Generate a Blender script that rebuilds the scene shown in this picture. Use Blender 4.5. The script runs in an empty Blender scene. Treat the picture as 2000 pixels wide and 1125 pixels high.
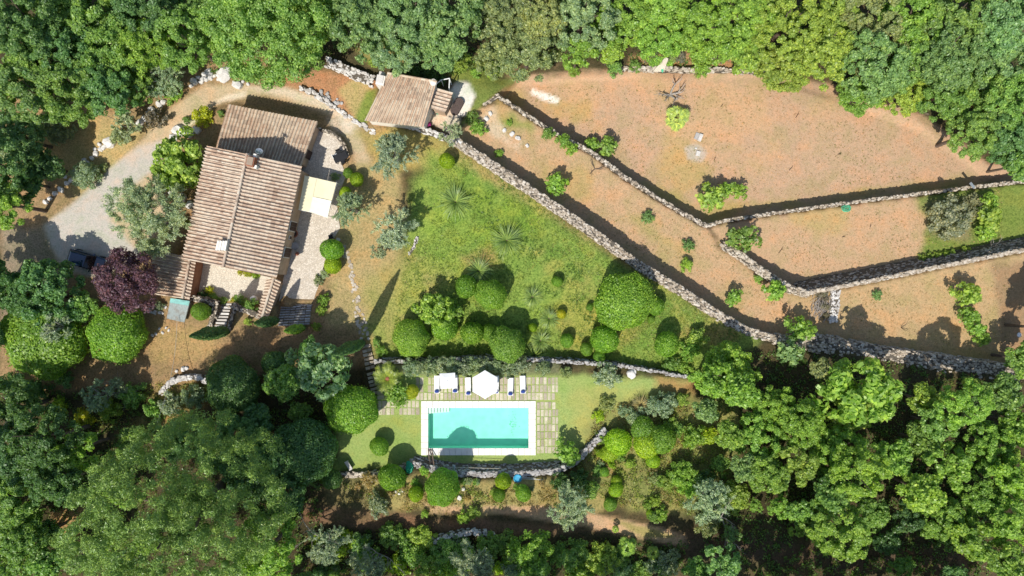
import bpy, bmesh, math, random
import numpy as np
from mathutils import Vector, Matrix

SC = bpy.context.scene
COL = SC.collection
# ------------------------------------------------------------------ camera
H = 75.0
cam_d = bpy.data.cameras.new("camera")
cam = bpy.data.objects.new("camera", cam_d)
COL.objects.link(cam)
cam.location = (0, 0, H)
cam.rotation_euler = (0, 0, 0)
cam_d.sensor_width = 36.0
cam_d.lens = 25.0
cam_d.clip_end = 3000
SC.camera = cam
# ------------------------------------------------------------------ world and sun
SUN_EL, SDX, SDY = 56.0, 0.45, 0.89          # shadows run towards (+0.45, +0.89)
sun_from = Vector((-SDX * math.cos(math.radians(SUN_EL)), -SDY * math.cos(math.radians(SUN_EL)), math.sin(math.radians(SUN_EL)))).normalized()
W = bpy.data.worlds.new("World")
SC.world = W
W.use_nodes = True
wn = W.node_tree
sky = wn.nodes.new("ShaderNodeTexSky")
sky.sky_type = 'NISHITA'
sky.sun_disc = False
sky.sun_elevation = math.radians(SUN_EL)
sky.sun_rotation = math.atan2(sun_from.x, sun_from.y)
bg = wn.nodes["Background"]
wn.links.new(sky.outputs[0], bg.inputs[0])
bg.inputs[1].default_value = 0.135
sl = bpy.data.lights.new("sun", 'SUN')
sl.energy = 4.5
sl.angle = math.radians(0.5)
sl.color = (1.0, 0.955, 0.88)
so = bpy.data.objects.new("sun", sl)
COL.objects.link(so)
so.rotation_euler = sun_from.to_track_quat('Z', 'Y').to_euler()
so.location = (0, 0, 120)
SC.view_settings.view_transform = 'Standard'
SC.view_settings.look = 'None'
SC.view_settings.exposure = 0.12
SC.view_settings.gamma = 1.0
SC.cycles.max_bounces = 6
SC.cycles.transparent_max_bounces = 8
SC.cycles.diffuse_bounces = 3
SC.cycles.use_denoising = True

K = 0.00072
def at(px, py, z=0.0):
    k = K * (H - z)
    return Vector(((px - 1000) * k, (562.5 - py) * k, z))
rng = random.Random(7)
NR = np.random.default_rng(11)

# ------------------------------------------------------------------ mesh helpers
class MB:
    def __init__(s):
        s.v = []; s.f = []; s.fa = []
    def add(s, verts, faces, a=0.0):
        n = len(s.v)
        s.v += [tuple(p) for p in verts]
        s.f += [tuple(i + n for i in f) for f in faces]
        s.fa += [a] * len(faces)
    def box(s, c, sx, sy, sz, rz=0.0, a=0.0, taper=1.0):
        co, si = math.cos(rz), math.sin(rz)
        vs = []
        for dz in (-1, 1):
            t = taper if dz > 0 else 1.0
            for dx, dy in ((-1, -1), (1, -1), (1, 1), (-1, 1)):
                x, y = dx * sx / 2 * t, dy * sy / 2 * t
                vs.append((c[0] + x * co - y * si, c[1] + x * si + y * co, c[2] + dz * sz / 2))
        s.add(vs, [(3, 2, 1, 0), (4, 5, 6, 7), (0, 1, 5, 4), (1, 2, 6, 5), (2, 3, 7, 6), (3, 0, 4, 7)], a)
    def prism(s, poly, z0, z1, a=0.0):
        """poly: list of (x,y) ; z0,z1 floats or lists"""
        n = len(poly)
        area = sum(poly[i][0] * poly[(i + 1) % n][1] - poly[(i + 1) % n][0] * poly[i][1] for i in range(n))
        if area < 0:
            poly = poly[::-1]
            if hasattr(z1, '__len__'): z1 = z1[::-1]
            if hasattr(z0, '__len__'): z0 = z0[::-1]
        zb = z0 if hasattr(z0, '__len__') else [z0] * n
        zt = z1 if hasattr(z1, '__len__') else [z1] * n
        vs = [(p[0], p[1], b) for p, b in zip(poly, zb)] + [(p[0], p[1], t) for p, t in zip(poly, zt)]
        fs = [tuple(range(n - 1, -1, -1)), tuple(range(n, 2 * n))]
        for i in range(n):
            j = (i + 1) % n
            fs.append((i, j, n + j, n + i))
        s.add(vs, fs, a)
    def tube(s, pts, radii, seg=7, a=0.0, cap=True):
        pts = [Vector(p) for p in pts]
        if not hasattr(radii, '__len__'): radii = [radii] * len(pts)
        n0 = len(s.v)
        for i, p in enumerate(pts):
            d = (pts[min(i + 1, len(pts) - 1)] - pts[max(i - 1, 0)])
            if d.length < 1e-6: d = Vector((0, 0, 1))
            d.normalize()
            u = d.orthogonal().normalized() if abs(d.z) > 0.9 else d.cross(Vector((0, 0, 1))).normalized()
            w = d.cross(u)
            for k in range(seg):
                t = 2 * math.pi * k / seg
                s.v.append(tuple(p + (u * math.cos(t) + w * math.sin(t)) * radii[i]))
        for i in range(len(pts) - 1):
            for k in range(seg):
                k2 = (k + 1) % seg
                s.f.append((n0 + i * seg + k, n0 + i * seg + k2, n0 + (i + 1) * seg + k2, n0 + (i + 1) * seg + k)); s.fa.append(a)
        if cap:
            s.f.append(tuple(n0 + k for k in range(seg - 1, -1, -1))); s.fa.append(a)
            s.f.append(tuple(n0 + (len(pts) - 1) * seg + k for k in range(seg))); s.fa.append(a)
    def lathe(s, c, prof, seg=20, a=0.0):
        n0 = len(s.v)
        for r, z in prof:
            for k in range(seg):
                t = 2 * math.pi * k / seg
                s.v.append((c[0] + r * math.cos(t), c[1] + r * math.sin(t), c[2] + z))
        for i in range(len(prof) - 1):
            for k in range(seg):
                k2 = (k + 1) % seg
                s.f.append((n0 + i * seg + k, n0 + i * seg + k2, n0 + (i + 1) * seg + k2, n0 + (i + 1) * seg + k)); s.fa.append(a)
        s.f.append(tuple(n0 + k for k in range(seg - 1, -1, -1))); s.fa.append(a)
        s.f.append(tuple(n0 + (len(prof) - 1) * seg + k for k in range(seg))); s.fa.append(a)
    def stone(s, c, sx, sy, sz, rz=0.0, rough=0.22, a=0.0):
        co, si = math.cos(rz), math.sin(rz)
        vs = []
        for v in ICO_V:
            m = 1 + rng.uniform(-rough, rough)
            # squarish stones
            x = math.copysign(abs(v[0]) ** 0.75, v[0]) * sx * m
            y = math.copysign(abs(v[1]) ** 0.75, v[1]) * sy * m
            z = math.copysign(abs(v[2]) ** 0.75, v[2]) * sz * m
            vs.append((c[0] + x * co - y * si, c[1] + x * si + y * co, c[2] + z))
        s.add(vs, ICO_F, a)
    def build(s, name, mat, parent=None, smooth=False, loc=None):
        me = bpy.data.meshes.new(name)
        v = s.v
        if loc is not None:
            v = [(p[0] - loc[0], p[1] - loc[1], p[2] - loc[2]) for p in v]
        me.from_pydata(v, [], s.f)
        me.update()
        if any(s.fa):
            at_ = me.attributes.new("rnd", 'FLOAT', 'FACE')
            at_.data.foreach_set("value", np.array(s.fa, dtype=np.float32))
        if smooth:
            me.polygons.foreach_set("use_smooth", np.ones(len(me.polygons), dtype=bool))
        me.materials.append(mat)
        o = bpy.data.objects.new(name, me)
        COL.objects.link(o)
        if loc is not None and parent is None: o.location = loc
        if parent is not None:
            o.parent = parent
        return o
_bm = bmesh.new(); bmesh.ops.create_icosphere(_bm, subdivisions=2, radius=1.0)
_bm.verts.ensure_lookup_table()
ICO_V = [tuple(v.co) for v in _bm.verts]
ICO_F = [tuple(v.index for v in f.verts) for f in _bm.faces]
_bm.free()

def tag(o, label=None, cat=None, group=None, kind=None):
    if label: o['label'] = label
    if cat: o['category'] = cat
    if group: o['group'] = group
    if kind: o['kind'] = kind
    return o
def empty(name, loc=(0, 0, 0), label=None, cat=None, group=None):
    o = bpy.data.objects.new(name, None)
    o.empty_display_size = 0.3
    COL.objects.link(o)
    o.location = loc
    return tag(o, label, cat, group)

# ------------------------------------------------------------------ materials
def new_mat(name):
    m = bpy.data.materials.new(name)
    m.use_nodes = True
    nt = m.node_tree
    b = nt.nodes["Principled BSDF"]
    b.inputs["Roughness"].default_value = 0.85
    b.inputs["Specular IOR Level"].default_value = 0.25
    return m, nt, b
def N(nt, t, **kw):
    n = nt.nodes.new(t)
    for k, v in kw.items():
        if k in n.inputs.keys() if isinstance(k, str) else False:
            n.inputs[k].default_value = v
        else:
            setattr(n, k, v)
    return n
def noise(nt, scale, detail=4, rough=0.6, co=None):
    n = nt.nodes.new("ShaderNodeTexNoise")
    n.inputs["Scale"].default_value = scale
    n.inputs["Detail"].default_value = detail
    n.inputs["Roughness"].default_value = rough
    if co is not None: nt.links.new(co, n.inputs["Vector"])
    return n
def ramp(nt, fac, stops):
    r = nt.nodes.new("ShaderNodeValToRGB")
    el = r.color_ramp.elements
    while len(el) < len(stops): el.new(0.5)
    for e, (p, c) in zip(el, stops):
        e.position = p
        e.color = (c[0], c[1], c[2], 1) if hasattr(c, '__len__') else (c, c, c, 1)
    nt.links.new(fac, r.inputs[0])
    return r
def mix(nt, a, b, fac, mode='MIX'):
    m = nt.nodes.new("ShaderNodeMix")
    m.data_type = 'RGBA'; m.blend_type = mode
    def put(sock, v):
        if hasattr(v, 'is_linked') or hasattr(v, 'links'): nt.links.new(v, sock)
        elif hasattr(v, '__len__'): sock.default_value = (v[0], v[1], v[2], 1)
        else: sock.default_value = v
    put(m.inputs[0], fac); put(m.inputs[6], a); put(m.inputs[7], b)
    return m.outputs[2]
def bump(nt, b, h, strength=0.5, dist=0.05):
    n = nt.nodes.new("ShaderNodeBump")
    n.inputs["Strength"].default_value = strength
    n.inputs["Distance"].default_value = dist
    nt.links.new(h, n.inputs["Height"])
    nt.links.new(n.outputs[0], b.inputs["Normal"])
def coords(nt, which="Object"):
    return nt.nodes.new("ShaderNodeTexCoord").outputs[which]
def gpos(nt):
    return nt.nodes.new("ShaderNodeNewGeometry").outputs["Position"]

def mat_plain(name, col, rough=0.8, var=0.25, scale=3.0, metal=0.0, fine=40.0):
    m, nt, b = new_mat(name)
    p = gpos(nt)
    n1 = noise(nt, scale, 5, 0.6, p); n2 = noise(nt, fine, 3, 0.6, p)
    r1 = ramp(nt, n1.outputs[0], [(0.3, 1 - var), (0.7, 1 + var * 0.6)])
    r2 = ramp(nt, n2.outputs[0], [(0.3, 1 - var * 0.6), (0.7, 1 + var * 0.4)])
    c = mix(nt, col, r1.outputs[0], 1.0, 'MULTIPLY')
    c = mix(nt, c, r2.outputs[0], 1.0, 'MULTIPLY')
    nt.links.new(c, b.inputs["Base Color"])
    b.inputs["Roughness"].default_value = rough
    b.inputs["Metallic"].default_value = metal
    bump(nt, b, n2.outputs[0], 0.25, 0.01)
    return m

def mat_leaf(name, trans=0.3, var=0.45, patch=None, patch_amt=0.35):
    """leaf colour comes from the object's own colour; each leaf varies a little"""
    m, nt, b = new_mat(name)
    oi = nt.nodes.new("ShaderNodeObjectInfo")
    ge = nt.nodes.new("ShaderNodeNewGeometry")
    r = ramp(nt, ge.outputs["Random Per Island"], [(0.0, (0.50, 0.58, 0.62)), (0.45, (0.95, 0.97, 1.0)), (0.85, (1.35, 1.25, 1.05)), (1.0, (1.9, 1.6, 1.25))])
    c = mix(nt, oi.outputs["Color"], r.outputs[0], var * 1.6 if var * 1.6 < 1 else 1.0, 'MULTIPLY')
    n1 = noise(nt, 0.9, 3, 0.6, ge.outputs["Position"])
    r2 = ramp(nt, n1.outputs[0], [(0.3, (0.74, 0.82, 0.86)), (0.55, (1.0, 1.0, 1.0)), (0.75, (1.22, 1.14, 0.95))])
    c = mix(nt, c, r2.outputs[0], 0.9, 'MULTIPLY')
    if patch is not None:
        n2 = noise(nt, 0.55, 3, 0.6, coords(nt))
        r3 = ramp(nt, n2.outputs[0], [(0.5, 0.0), (0.68, patch_amt)])
        c = mix(nt, c, patch, r3.outputs[0])
    nt.links.new(c, b.inputs["Base Color"])
    b.inputs["Roughness"].default_value = 0.42
    b.inputs["Specular IOR Level"].default_value = 0.5
    tr = nt.nodes.new("ShaderNodeBsdfTranslucent")
    tc = mix(nt, c, (1.25, 1.35, 0.55), 1.0, 'MULTIPLY')
    nt.links.new(tc, tr.inputs[0])
    ms = nt.nodes.new("ShaderNodeMixShader")
    ms.inputs[0].default_value = trans
    nt.links.new(b.outputs[0], ms.inputs[1]); nt.links.new(tr.outputs[0], ms.inputs[2])
    nt.links.new(ms.outputs[0], nt.nodes["Material Output"].inputs[0])
    return m
M = {}
M['leaf'] = mat_leaf("broad_leaf", 0.46)
M['olive'] = mat_leaf("olive_leaf", 0.30, 0.5)
M['needle'] = mat_leaf("pine_needle", 0.2, 0.5)
M['blade'] = mat_leaf("grass_blade", 0.3, 0.5)
M['bark'] = mat_plain("bark", (0.16, 0.12, 0.09), 0.9, 0.4, 4)
M['bark_pale'] = mat_plain("pale_bark", (0.38, 0.34, 0.30), 0.9, 0.4, 5)
M['wood_dark'] = mat_plain("dark_wood", (0.07, 0.04, 0.03), 0.7, 0.4, 6)
M['wood'] = mat_plain("weathered_wood", (0.30, 0.21, 0.15), 0.8, 0.4, 6)
M['white'] = mat_plain("white_paint", (0.82, 0.82, 0.80), 0.5, 0.06, 2)
M['coping'] = mat_plain("pool_coping", (0.80, 0.77, 0.70), 0.7, 0.10, 1.5)
M['canvas_white'] = mat_plain("white_canvas", (0.84, 0.83, 0.80), 0.85, 0.05, 2)
M['blue'] = mat_plain("blue_cloth", (0.03, 0.06, 0.25), 0.8, 0.2)
M['black'] = mat_plain("black_plastic", (0.02, 0.02, 0.022), 0.5, 0.2)
M['green_plastic'] = mat_plain("green_plastic", (0.02, 0.30, 0.16), 0.6, 0.25)
M['net_green'] = mat_plain("green_netting", (0.10, 0.52, 0.30), 0.7, 0.25)
M['blue_plastic'] = mat_plain("blue_plastic", (0.05, 0.36, 0.58), 0.5, 0.2)
M['terracotta'] = mat_plain("terracotta", (0.36, 0.14, 0.08), 0.8, 0.25)
M['grey_metal'] = mat_plain("grey_metal", (0.45, 0.48, 0.50), 0.4, 0.15, 3, 0.6)
M['cable'] = mat_plain("pale_cable", (0.50, 0.45, 0.36), 0.6, 0.1)
M['stucco'] = mat_plain("tan_stucco", (0.50, 0.36, 0.25), 0.95, 0.25, 1.2)
M['stucco_white'] = mat_plain("cream_render", (0.80, 0.75, 0.66), 0.95, 0.14, 1.2)
M['redwall'] = mat_plain("reddish_render", (0.30, 0.15, 0.09), 0.95, 0.3, 1.2)
M['purple'] = mat_plain("magenta_flowers", (0.35, 0.03, 0.16), 0.8, 0.3)

def mat_stone(name, c1, c2, c3, dirt=(0.10, 0.08, 0.055), dirt_amt=0.5):
    m, nt, b = new_mat(name)
    ge = nt.nodes.new("ShaderNodeNewGeometry")
    r = ramp(nt, ge.outputs["Random Per Island"], [(0.0, c1), (0.5, c2), (1.0, c3)])
    n1 = noise(nt, 1.3, 5, 0.65, ge.outputs["Position"])
    d = ramp(nt, n1.outputs[0], [(0.48, 0.0), (0.72, dirt_amt)])
    c = mix(nt, r.outputs[0], dirt, d.outputs[0])
    n2 = noise(nt, 14, 4, 0.7, ge.outputs["Position"])
    r2 = ramp(nt, n2.outputs[0], [(0.3, 0.65), (0.7, 1.15)])
    c = mix(nt, c, r2.outputs[0], 1.0, 'MULTIPLY')
    nt.links.new(c, b.inputs["Base Color"])
    bump(nt, b, n2.outputs[0], 0.6, 0.03)
    return m
M['stone'] = mat_stone("dry_stone", (0.34, 0.27, 0.19), (0.52, 0.44, 0.34), (0.70, 0.63, 0.53))
M['stone_pale'] = mat_stone("pale_limestone", (0.50, 0.46, 0.41), (0.64, 0.60, 0.55), (0.78, 0.75, 0.70), dirt_amt=0.3)
M['stone_grey'] = mat_stone("grey_limestone", (0.30, 0.28, 0.26), (0.42, 0.40, 0.38), (0.56, 0.54, 0.51))
M['paver'] = mat_stone("worn_paver", (0.38, 0.32, 0.24), (0.52, 0.45, 0.34), (0.66, 0.59, 0.44), dirt=(0.34, 0.38, 0.12), dirt_amt=0.8)
M['stepstone'] = mat_stone("step_stone", (0.36, 0.30, 0.22), (0.50, 0.42, 0.32), (0.62, 0.55, 0.44), dirt_amt=0.3)

def mat_tile(name, base, warm, pale, dark):
    m, nt, b = new_mat(name)
    a = nt.nodes.new("ShaderNodeAttribute"); a.attribute_name = "rnd"
    p = gpos(nt)
    r = ramp(nt, a.outputs["Fac"], [(0.0, dark), (0.22, warm), (0.5, base), (0.8, pale), (1.0, base)])
    n0 = noise(nt, 0.35, 4, 0.6, p)
    d0 = ramp(nt, n0.outputs[0], [(0.42, 0.0), (0.66, 0.55)])
    c = mix(nt, r.outputs[0], pale, d0.outputs[0])
    n1 = noise(nt, 2.2, 5, 0.7, p)
    d = ramp(nt, n1.outputs[0], [(0.52, 0.0), (0.72, 0.6)])
    c = mix(nt, c, dark, d.outputs[0])
    n2 = noise(nt, 18, 4, 0.7, p)
    r2 = ramp(nt, n2.outputs[0], [(0.3, 0.72), (0.7, 1.15)])
    c = mix(nt, c, r2.outputs[0], 1.0, 'MULTIPLY')
    nt.links.new(c, b.inputs["Base Color"])
    return m
M['tile'] = mat_tile("clay_tile", (0.58, 0.455, 0.34), (0.50, 0.35, 0.25), (0.70, 0.60, 0.47), (0.36, 0.26, 0.19))
M['tile_old'] = mat_tile("weathered_clay_tile", (0.57, 0.44, 0.31), (0.50, 0.34, 0.23), (0.67, 0.57, 0.43), (0.34, 0.26, 0.19))

# ground: the region albedo is stored per vertex, soil and grass grain come from noise
def mat_ground(name):
    m, nt, b = new_mat(name)
    a = nt.nodes.new("ShaderNodeAttribute"); a.attribute_name = "albedo"
    g = nt.nodes.new("ShaderNodeAttribute"); g.attribute_name = "grain"
    p = gpos(nt)
    n1 = noise(nt, 0.45, 5, 0.6, p)
    n2 = noise(nt, 2.6, 6, 0.7, p)
    n3 = noise(nt, 9.0, 4, 0.7, p)
    r1 = ramp(nt, n1.outputs[0], [(0.32, (0.86, 0.94, 0.82)), (0.5, (1, 1, 1)), (0.68, (1.14, 1.0, 0.92))])
    r2 = ramp(nt, n2.outputs[0], [(0.28, (0.70, 0.74, 0.68)), (0.5, (1, 1, 1)), (0.72, (1.2, 1.16, 1.14))])
    n4 = noise(nt, 5.2, 2, 0.9, p)
    r3 = ramp(nt, n3.outputs[0], [(0.27, (0.42, 0.44, 0.36)), (0.42, (0.96, 0.98, 0.96)), (0.56, (1.06, 1.04, 1.02)), (0.70, (1.5, 1.42, 1.32))])
    r4 = ramp(nt, n4.outputs[0], [(0.36, (0.62, 0.66, 0.56)), (0.5, (1, 1, 1)), (0.66, (1.22, 1.16, 1.1))])
    c = mix(nt, a.outputs["Color"], r1.outputs[0], 1.0, 'MULTIPLY')
    c = mix(nt, c, r2.outputs[0], g.outputs["Fac"], 'MULTIPLY')
    c = mix(nt, c, r3.outputs[0], g.outputs["Fac"], 'MULTIPLY')
    c = mix(nt, c, r4.outputs[0], g.outputs["Fac"], 'MULTIPLY')
    nt.links.new(c, b.inputs["Base Color"])
    b.inputs["Roughness"].default_value = 0.95
    b.inputs["Specular IOR Level"].default_value = 0.1
    bump(nt, b, n3.outputs[0], 0.7, 0.07)
    return m
M['ground'] = mat_ground("ground_soil")

def mat_flag(name, c1, c2, scale):
    """irregular flagstones with dark joints"""
    m, nt, b = new_mat(name)
    p = gpos(nt)
    v = nt.nodes.new("ShaderNodeTexVoronoi"); v.feature = 'F1'; v.inputs["Scale"].default_value = scale
    e = nt.nodes.new("ShaderNodeTexVoronoi"); e.feature = 'DISTANCE_TO_EDGE'; e.inputs["Scale"].default_value = scale
    nt.links.new(p, v.inputs["Vector"]); nt.links.new(p, e.inputs["Vector"])
    sep = nt.nodes.new("ShaderNodeSeparateColor"); nt.links.new(v.outputs["Color"], sep.inputs[0])
    r = ramp(nt, sep.outputs[0], [(0.0, c1), (1.0, c2)])
    j = ramp(nt, e.outputs["Distance"], [(0.02, 0.68), (0.10, 1.0)])
    c = mix(nt, r.outputs[0], j.outputs[0], 1.0, 'MULTIPLY')
    n2 = noise(nt, 11, 4, 0.7, p)
    r2 = ramp(nt, n2.outputs[0], [(0.3, 0.72), (0.7, 1.15)])
    c = mix(nt, c, r2.outputs[0], 1.0, 'MULTIPLY')
    nt.links.new(c, b.inputs["Base Color"])
    bump(nt, b, j.outputs[0], 0.4, 0.03)
    return m
M['flag'] = mat_flag("flagstone", (0.58, 0.50, 0.40), (0.74, 0.66, 0.55), 5.0)
M['flag_pale'] = mat_flag("pale_flagstone", (0.62, 0.55, 0.44), (0.72, 0.66, 0.54), 4.5)
# ================================================================== TERRAIN
def fbm_grid(x, y, scale, octaves=4, seed=0):
    out = np.zeros_like(x); amp = 1.0; tot = 0
    for o in range(octaves):
        r = np.random.default_rng(seed * 31 + o)
        g = r.random((64, 64))
        fx = x * scale * 2 ** o + 1000; fy = y * scale * 2 ** o + 1000
        ix = np.floor(fx).astype(int); iy = np.floor(fy).astype(int)
        tx = fx - ix; ty = fy - iy
        tx = tx * tx * (3 - 2 * tx); ty = ty * ty * (3 - 2 * ty)
        a = g[ix % 64, iy % 64]; b = g[(ix + 1) % 64, iy % 64]; c = g[ix % 64, (iy + 1) % 64]; d = g[(ix + 1) % 64, (iy + 1) % 64]
        out += amp * ((a * (1 - tx) + b * tx) * (1 - ty) + (c * (1 - tx) + d * tx) * ty)
        tot += amp; amp *= 0.5
    return out / tot - 0.5
def sdist(poly, x, y):
    """signed distance (inside positive) to a polygon, metres"""
    n = len(poly); d2 = np.full(x.shape, 1e12); ins = np.zeros(x.shape, bool)
    for i in range(n):
        x1, y1 = poly[i][0], poly[i][1]; x2, y2 = poly[(i + 1) % n][0], poly[(i + 1) % n][1]
        ex, ey = x2 - x1, y2 - y1
        L = ex * ex + ey * ey + 1e-12
        t = np.clip(((x - x1) * ex + (y - y1) * ey) / L, 0, 1)
        d2 = np.minimum(d2, (x - x1 - t * ex) ** 2 + (y - y1 - t * ey) ** 2)
        if y1 != y2:
            c = ((y1 > y) != (y2 > y)) & (x < (x2 - x1) * (y - y1) / (y2 - y1) + x1)
            ins ^= c
    d = np.sqrt(d2)
    return np.where(ins, d, -d)
def wpoly(pts, z): return [at(px, py, zz) for (px, py), zz in zip(pts, z if hasattr(z, '__len__') else [z] * len(pts))]

LW = [(893,277),(960,322),(1030,368),(1100,415),(1180,470),(1250,520),(1330,568),(1400,615),(1460,648),(1510,663),(1570,668),(1650,680),(1730,697),(1850,712),(2000,735),(2080,748)]
FW = [(945,204),(972,187),(1010,212),(1060,245),(1120,278),(1160,300),(1220,345),(1290,390),(1340,420),(1380,441),(1420,430),(1500,418),(1600,404),(1700,390),(1800,378),(1900,365),(2000,354),(2080,345)]
SW2 = [(1415,480),(1450,500),(1500,538),(1545,564),(1575,573),(1640,560),(1720,545),(1800,528),(1900,508),(2000,488),(2080,472)]
PW = [(735,706),(800,706),(870,704),(950,700),(1050,703),(1130,708),(1200,712),(1260,722),(1330,735),(1365,738)]
BW = [(665,926),(700,929),(760,924),(805,906),(850,917),(900,926),(1000,927),(1090,920),(1125,902),(1150,877),(1180,843)]

SOFT = [(800,688,-1.7),(880,688,-1.7),(950,688,-1.7),(1050,688,-1.7),(1150,695,-1.7),(1300,715,-1.5),(0,0,-5),(500,0,-5),(1000,0,-6),(1500,0,-7),(2000,0,-7),(100,250,-2.6),(0,450,-1.6),(250,300,-1.8),(330,230,-1.9),(450,170,-2.2),(560,205,-2.3),(650,200,-2.3),
 (780,200,-2.4),(900,200,-2.6),(960,230,-3.2),(800,300,-2.0),(700,400,-1.6),(200,450,-1.5),(120,480,-1.3),(300,400,-1.5),(100,600,-.4),(250,620,-.1),(340,660,0),(500,660,0),(650,650,-.6),(700,560,-1.4),(640,560,-1.4),
 (0,700,.3),(300,750,.5),(200,900,2),(0,1100,3.5),(500,1100,3.3),(600,900,1.0),(700,850,0),(800,960,1.4),(1000,960,1.6),(900,1020,2.2),(1000,1125,4),(1300,1000,2.5),(1300,850,.9),(1450,750,-.3),
 (1500,1100,4),(1700,850,1.4),(2000,1100,4),(2000,800,.6),(1250,780,0),(900,300,-2.0),(850,450,-1.8),(1000,550,-1.6),(1200,650,-1.5),(1400,650,-1.4),(750,660,-1.3),(1100,690,-1.4),(900,690,-1.4),(1300,540,-1.6),
 (1240,505,-2.0),(1050,405,-2.1),(1140,460,-2.05),(1320,570,-1.9),(620,300,-1.6),(600,500,-1.5),(1000,120,-5.6),(1300,110,-6.3),(1600,100,-6.6),(1900,250,-5.9),(1950,310,-5.6)]
T1P = [(960,240,-3.6),(1200,400,-4.2),(1400,520,-3.9),(1500,600,-3.1),(1600,630,-2.2),(1800,620,-2.0),(2000,600,-1.9),(1800,690,-1.6)]
def idw(pts, x, y, p=3.0):
    num = np.zeros_like(x); den = np.zeros_like(x)
    for px, py, z in pts:
        q = at(px, py, z)
        w = 1.0 / ((x - q.x) ** 2 + (y - q.y) ** 2 + 6.0) ** (p / 2)
        num += w * z; den += w
    return num / den
POOL_IN = [(836.5,796.5),(1032,796.5),(1032,875),(836.5,875)]
P_LAWNPOOL = PW + [(1330,790),(1240,815),(1180,843)] + BW[::-1] + [(648,900),(650,850),(655,800),(700,770)]
P_T13 = LW + SW2[::-1] + [(1400,462)] + FW[:10][::-1] + [(930,215),(905,250)]
P_T2 = FW[9:] + SW2[::-1]
P_F = FW[1:] + [(2080,300),(1960,345),(1900,300),(1800,235),(1500,140),(1300,136),(1150,138),(1010,150)]
P_HOUSE = [(415,215),(452,200),(632,238),(690,300),(668,345),(665,450),(645,520),(622,590),(555,585),(548,600),(520,598),(480,592),(423,592),(373,578),(350,512)]
P_STAIR = [(545,588),(612,600),(604,640),(538,628)]

GX0, GX1, GY0, GY1, GS = -64.0, 64.0, -40.0, 40.0, 0.28
nx = int((GX1 - GX0) / GS) + 1; ny = int((GY1 - GY0) / GS) + 1
gx = np.linspace(GX0, GX1, nx); gy = np.linspace(GY0, GY1, ny)
XX, YY = np.meshgrid(gx, gy, indexing='xy')
ZZ = idw(SOFT, XX, YY)
ZZ += 0.35 * fbm_grid(XX, YY, 0.12, 3, 3)
def hard(poly, z_edge, zf):
    global ZZ
    d = sdist(wpoly(poly, z_edge), XX, YY)
    ZZ = np.where(d > 0, zf, ZZ)
hard(P_F, -3.9, -5.9 + 0.25 * fbm_grid(XX, YY, 0.08, 2, 5))
hard(P_T2, [-3.9] * len(FW[9:]) + [-1.8] * len(SW2), -4.2 + 0.2 * fbm_grid(XX, YY, 0.08, 2, 6))
t1 = idw(T1P, XX, YY) + 0.15 * fbm_grid(XX, YY, 0.1, 2, 8)
hard(P_T13, [-1.4] * len(LW) + [-1.8] * len(SW2) + [-3.2] + [-3.9] * 8 + [-3.5] * 2 + [-2.8, -2.4], t1)
hard(P_LAWNPOOL, 0.1, 0.0 * XX + 0.04 * fbm_grid(XX, YY, 0.2, 2, 9))
hard(P_HOUSE, -1.5, -1.52 + 0 * XX)
def blur(a):
    p = np.pad(a, 1, mode='edge')
    return (p[:-2, 1:-1] + p[2:, 1:-1] + p[1:-1, :-2] + p[1:-1, 2:] + 2 * p[1:-1, 1:-1]) / 6
ZZ = blur(ZZ)
# ramp under the pool steps and the wide house steps
def ramp_poly(a, b, za, zb, hw):
    global ZZ
    A = at(*a, za); B = at(*b, zb)
    d = (B - A); L2 = d.x ** 2 + d.y ** 2
    t = ((XX - A.x) * d.x + (YY - A.y) * d.y) / L2
    off = np.abs((XX - A.x) * d.y - (YY - A.y) * d.x) / math.sqrt(L2)
    ok = (t > -0.02) & (t < 1.02) & (off < hw)
    ZZ = np.where(ok, za + (zb - za) * np.clip(t, 0, 1) - 0.12, ZZ)
ramp_poly((712,668), (732,776), -1.35, 0.0, 1.0)
ramp_poly((577,596), (572,634), -1.5, -0.1, 1.9)
ramp_poly((443,593), (430,640), -1.5, 0.0, 0.9)
dpool = sdist(wpoly(POOL_IN, 0), XX, YY)
ZZ = np.where(dpool > -0.28, -2.2, ZZ)

def ground_z(x, y):
    fx = min(max((x - GX0) / (gx[1] - gx[0]), 0), nx - 1.001); fy = min(max((y - GY0) / (gy[1] - gy[0]), 0), ny - 1.001)
    i, j = int(fx), int(fy); tx, ty = fx - i, fy - j
    return float((ZZ[j, i] * (1 - tx) + ZZ[j, i + 1] * tx) * (1 - ty) + (ZZ[j + 1, i] * (1 - tx) + ZZ[j + 1, i + 1] * tx) * ty)
def gat(px, py, dz=0.0):
    """point on the ground (plus dz) seen at a photo pixel"""
    z = -1.0
    for _ in range(5):
        p = at(px, py, z + dz); z = ground_z(p.x, p.y)
    return at(px, py, z + dz)

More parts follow.
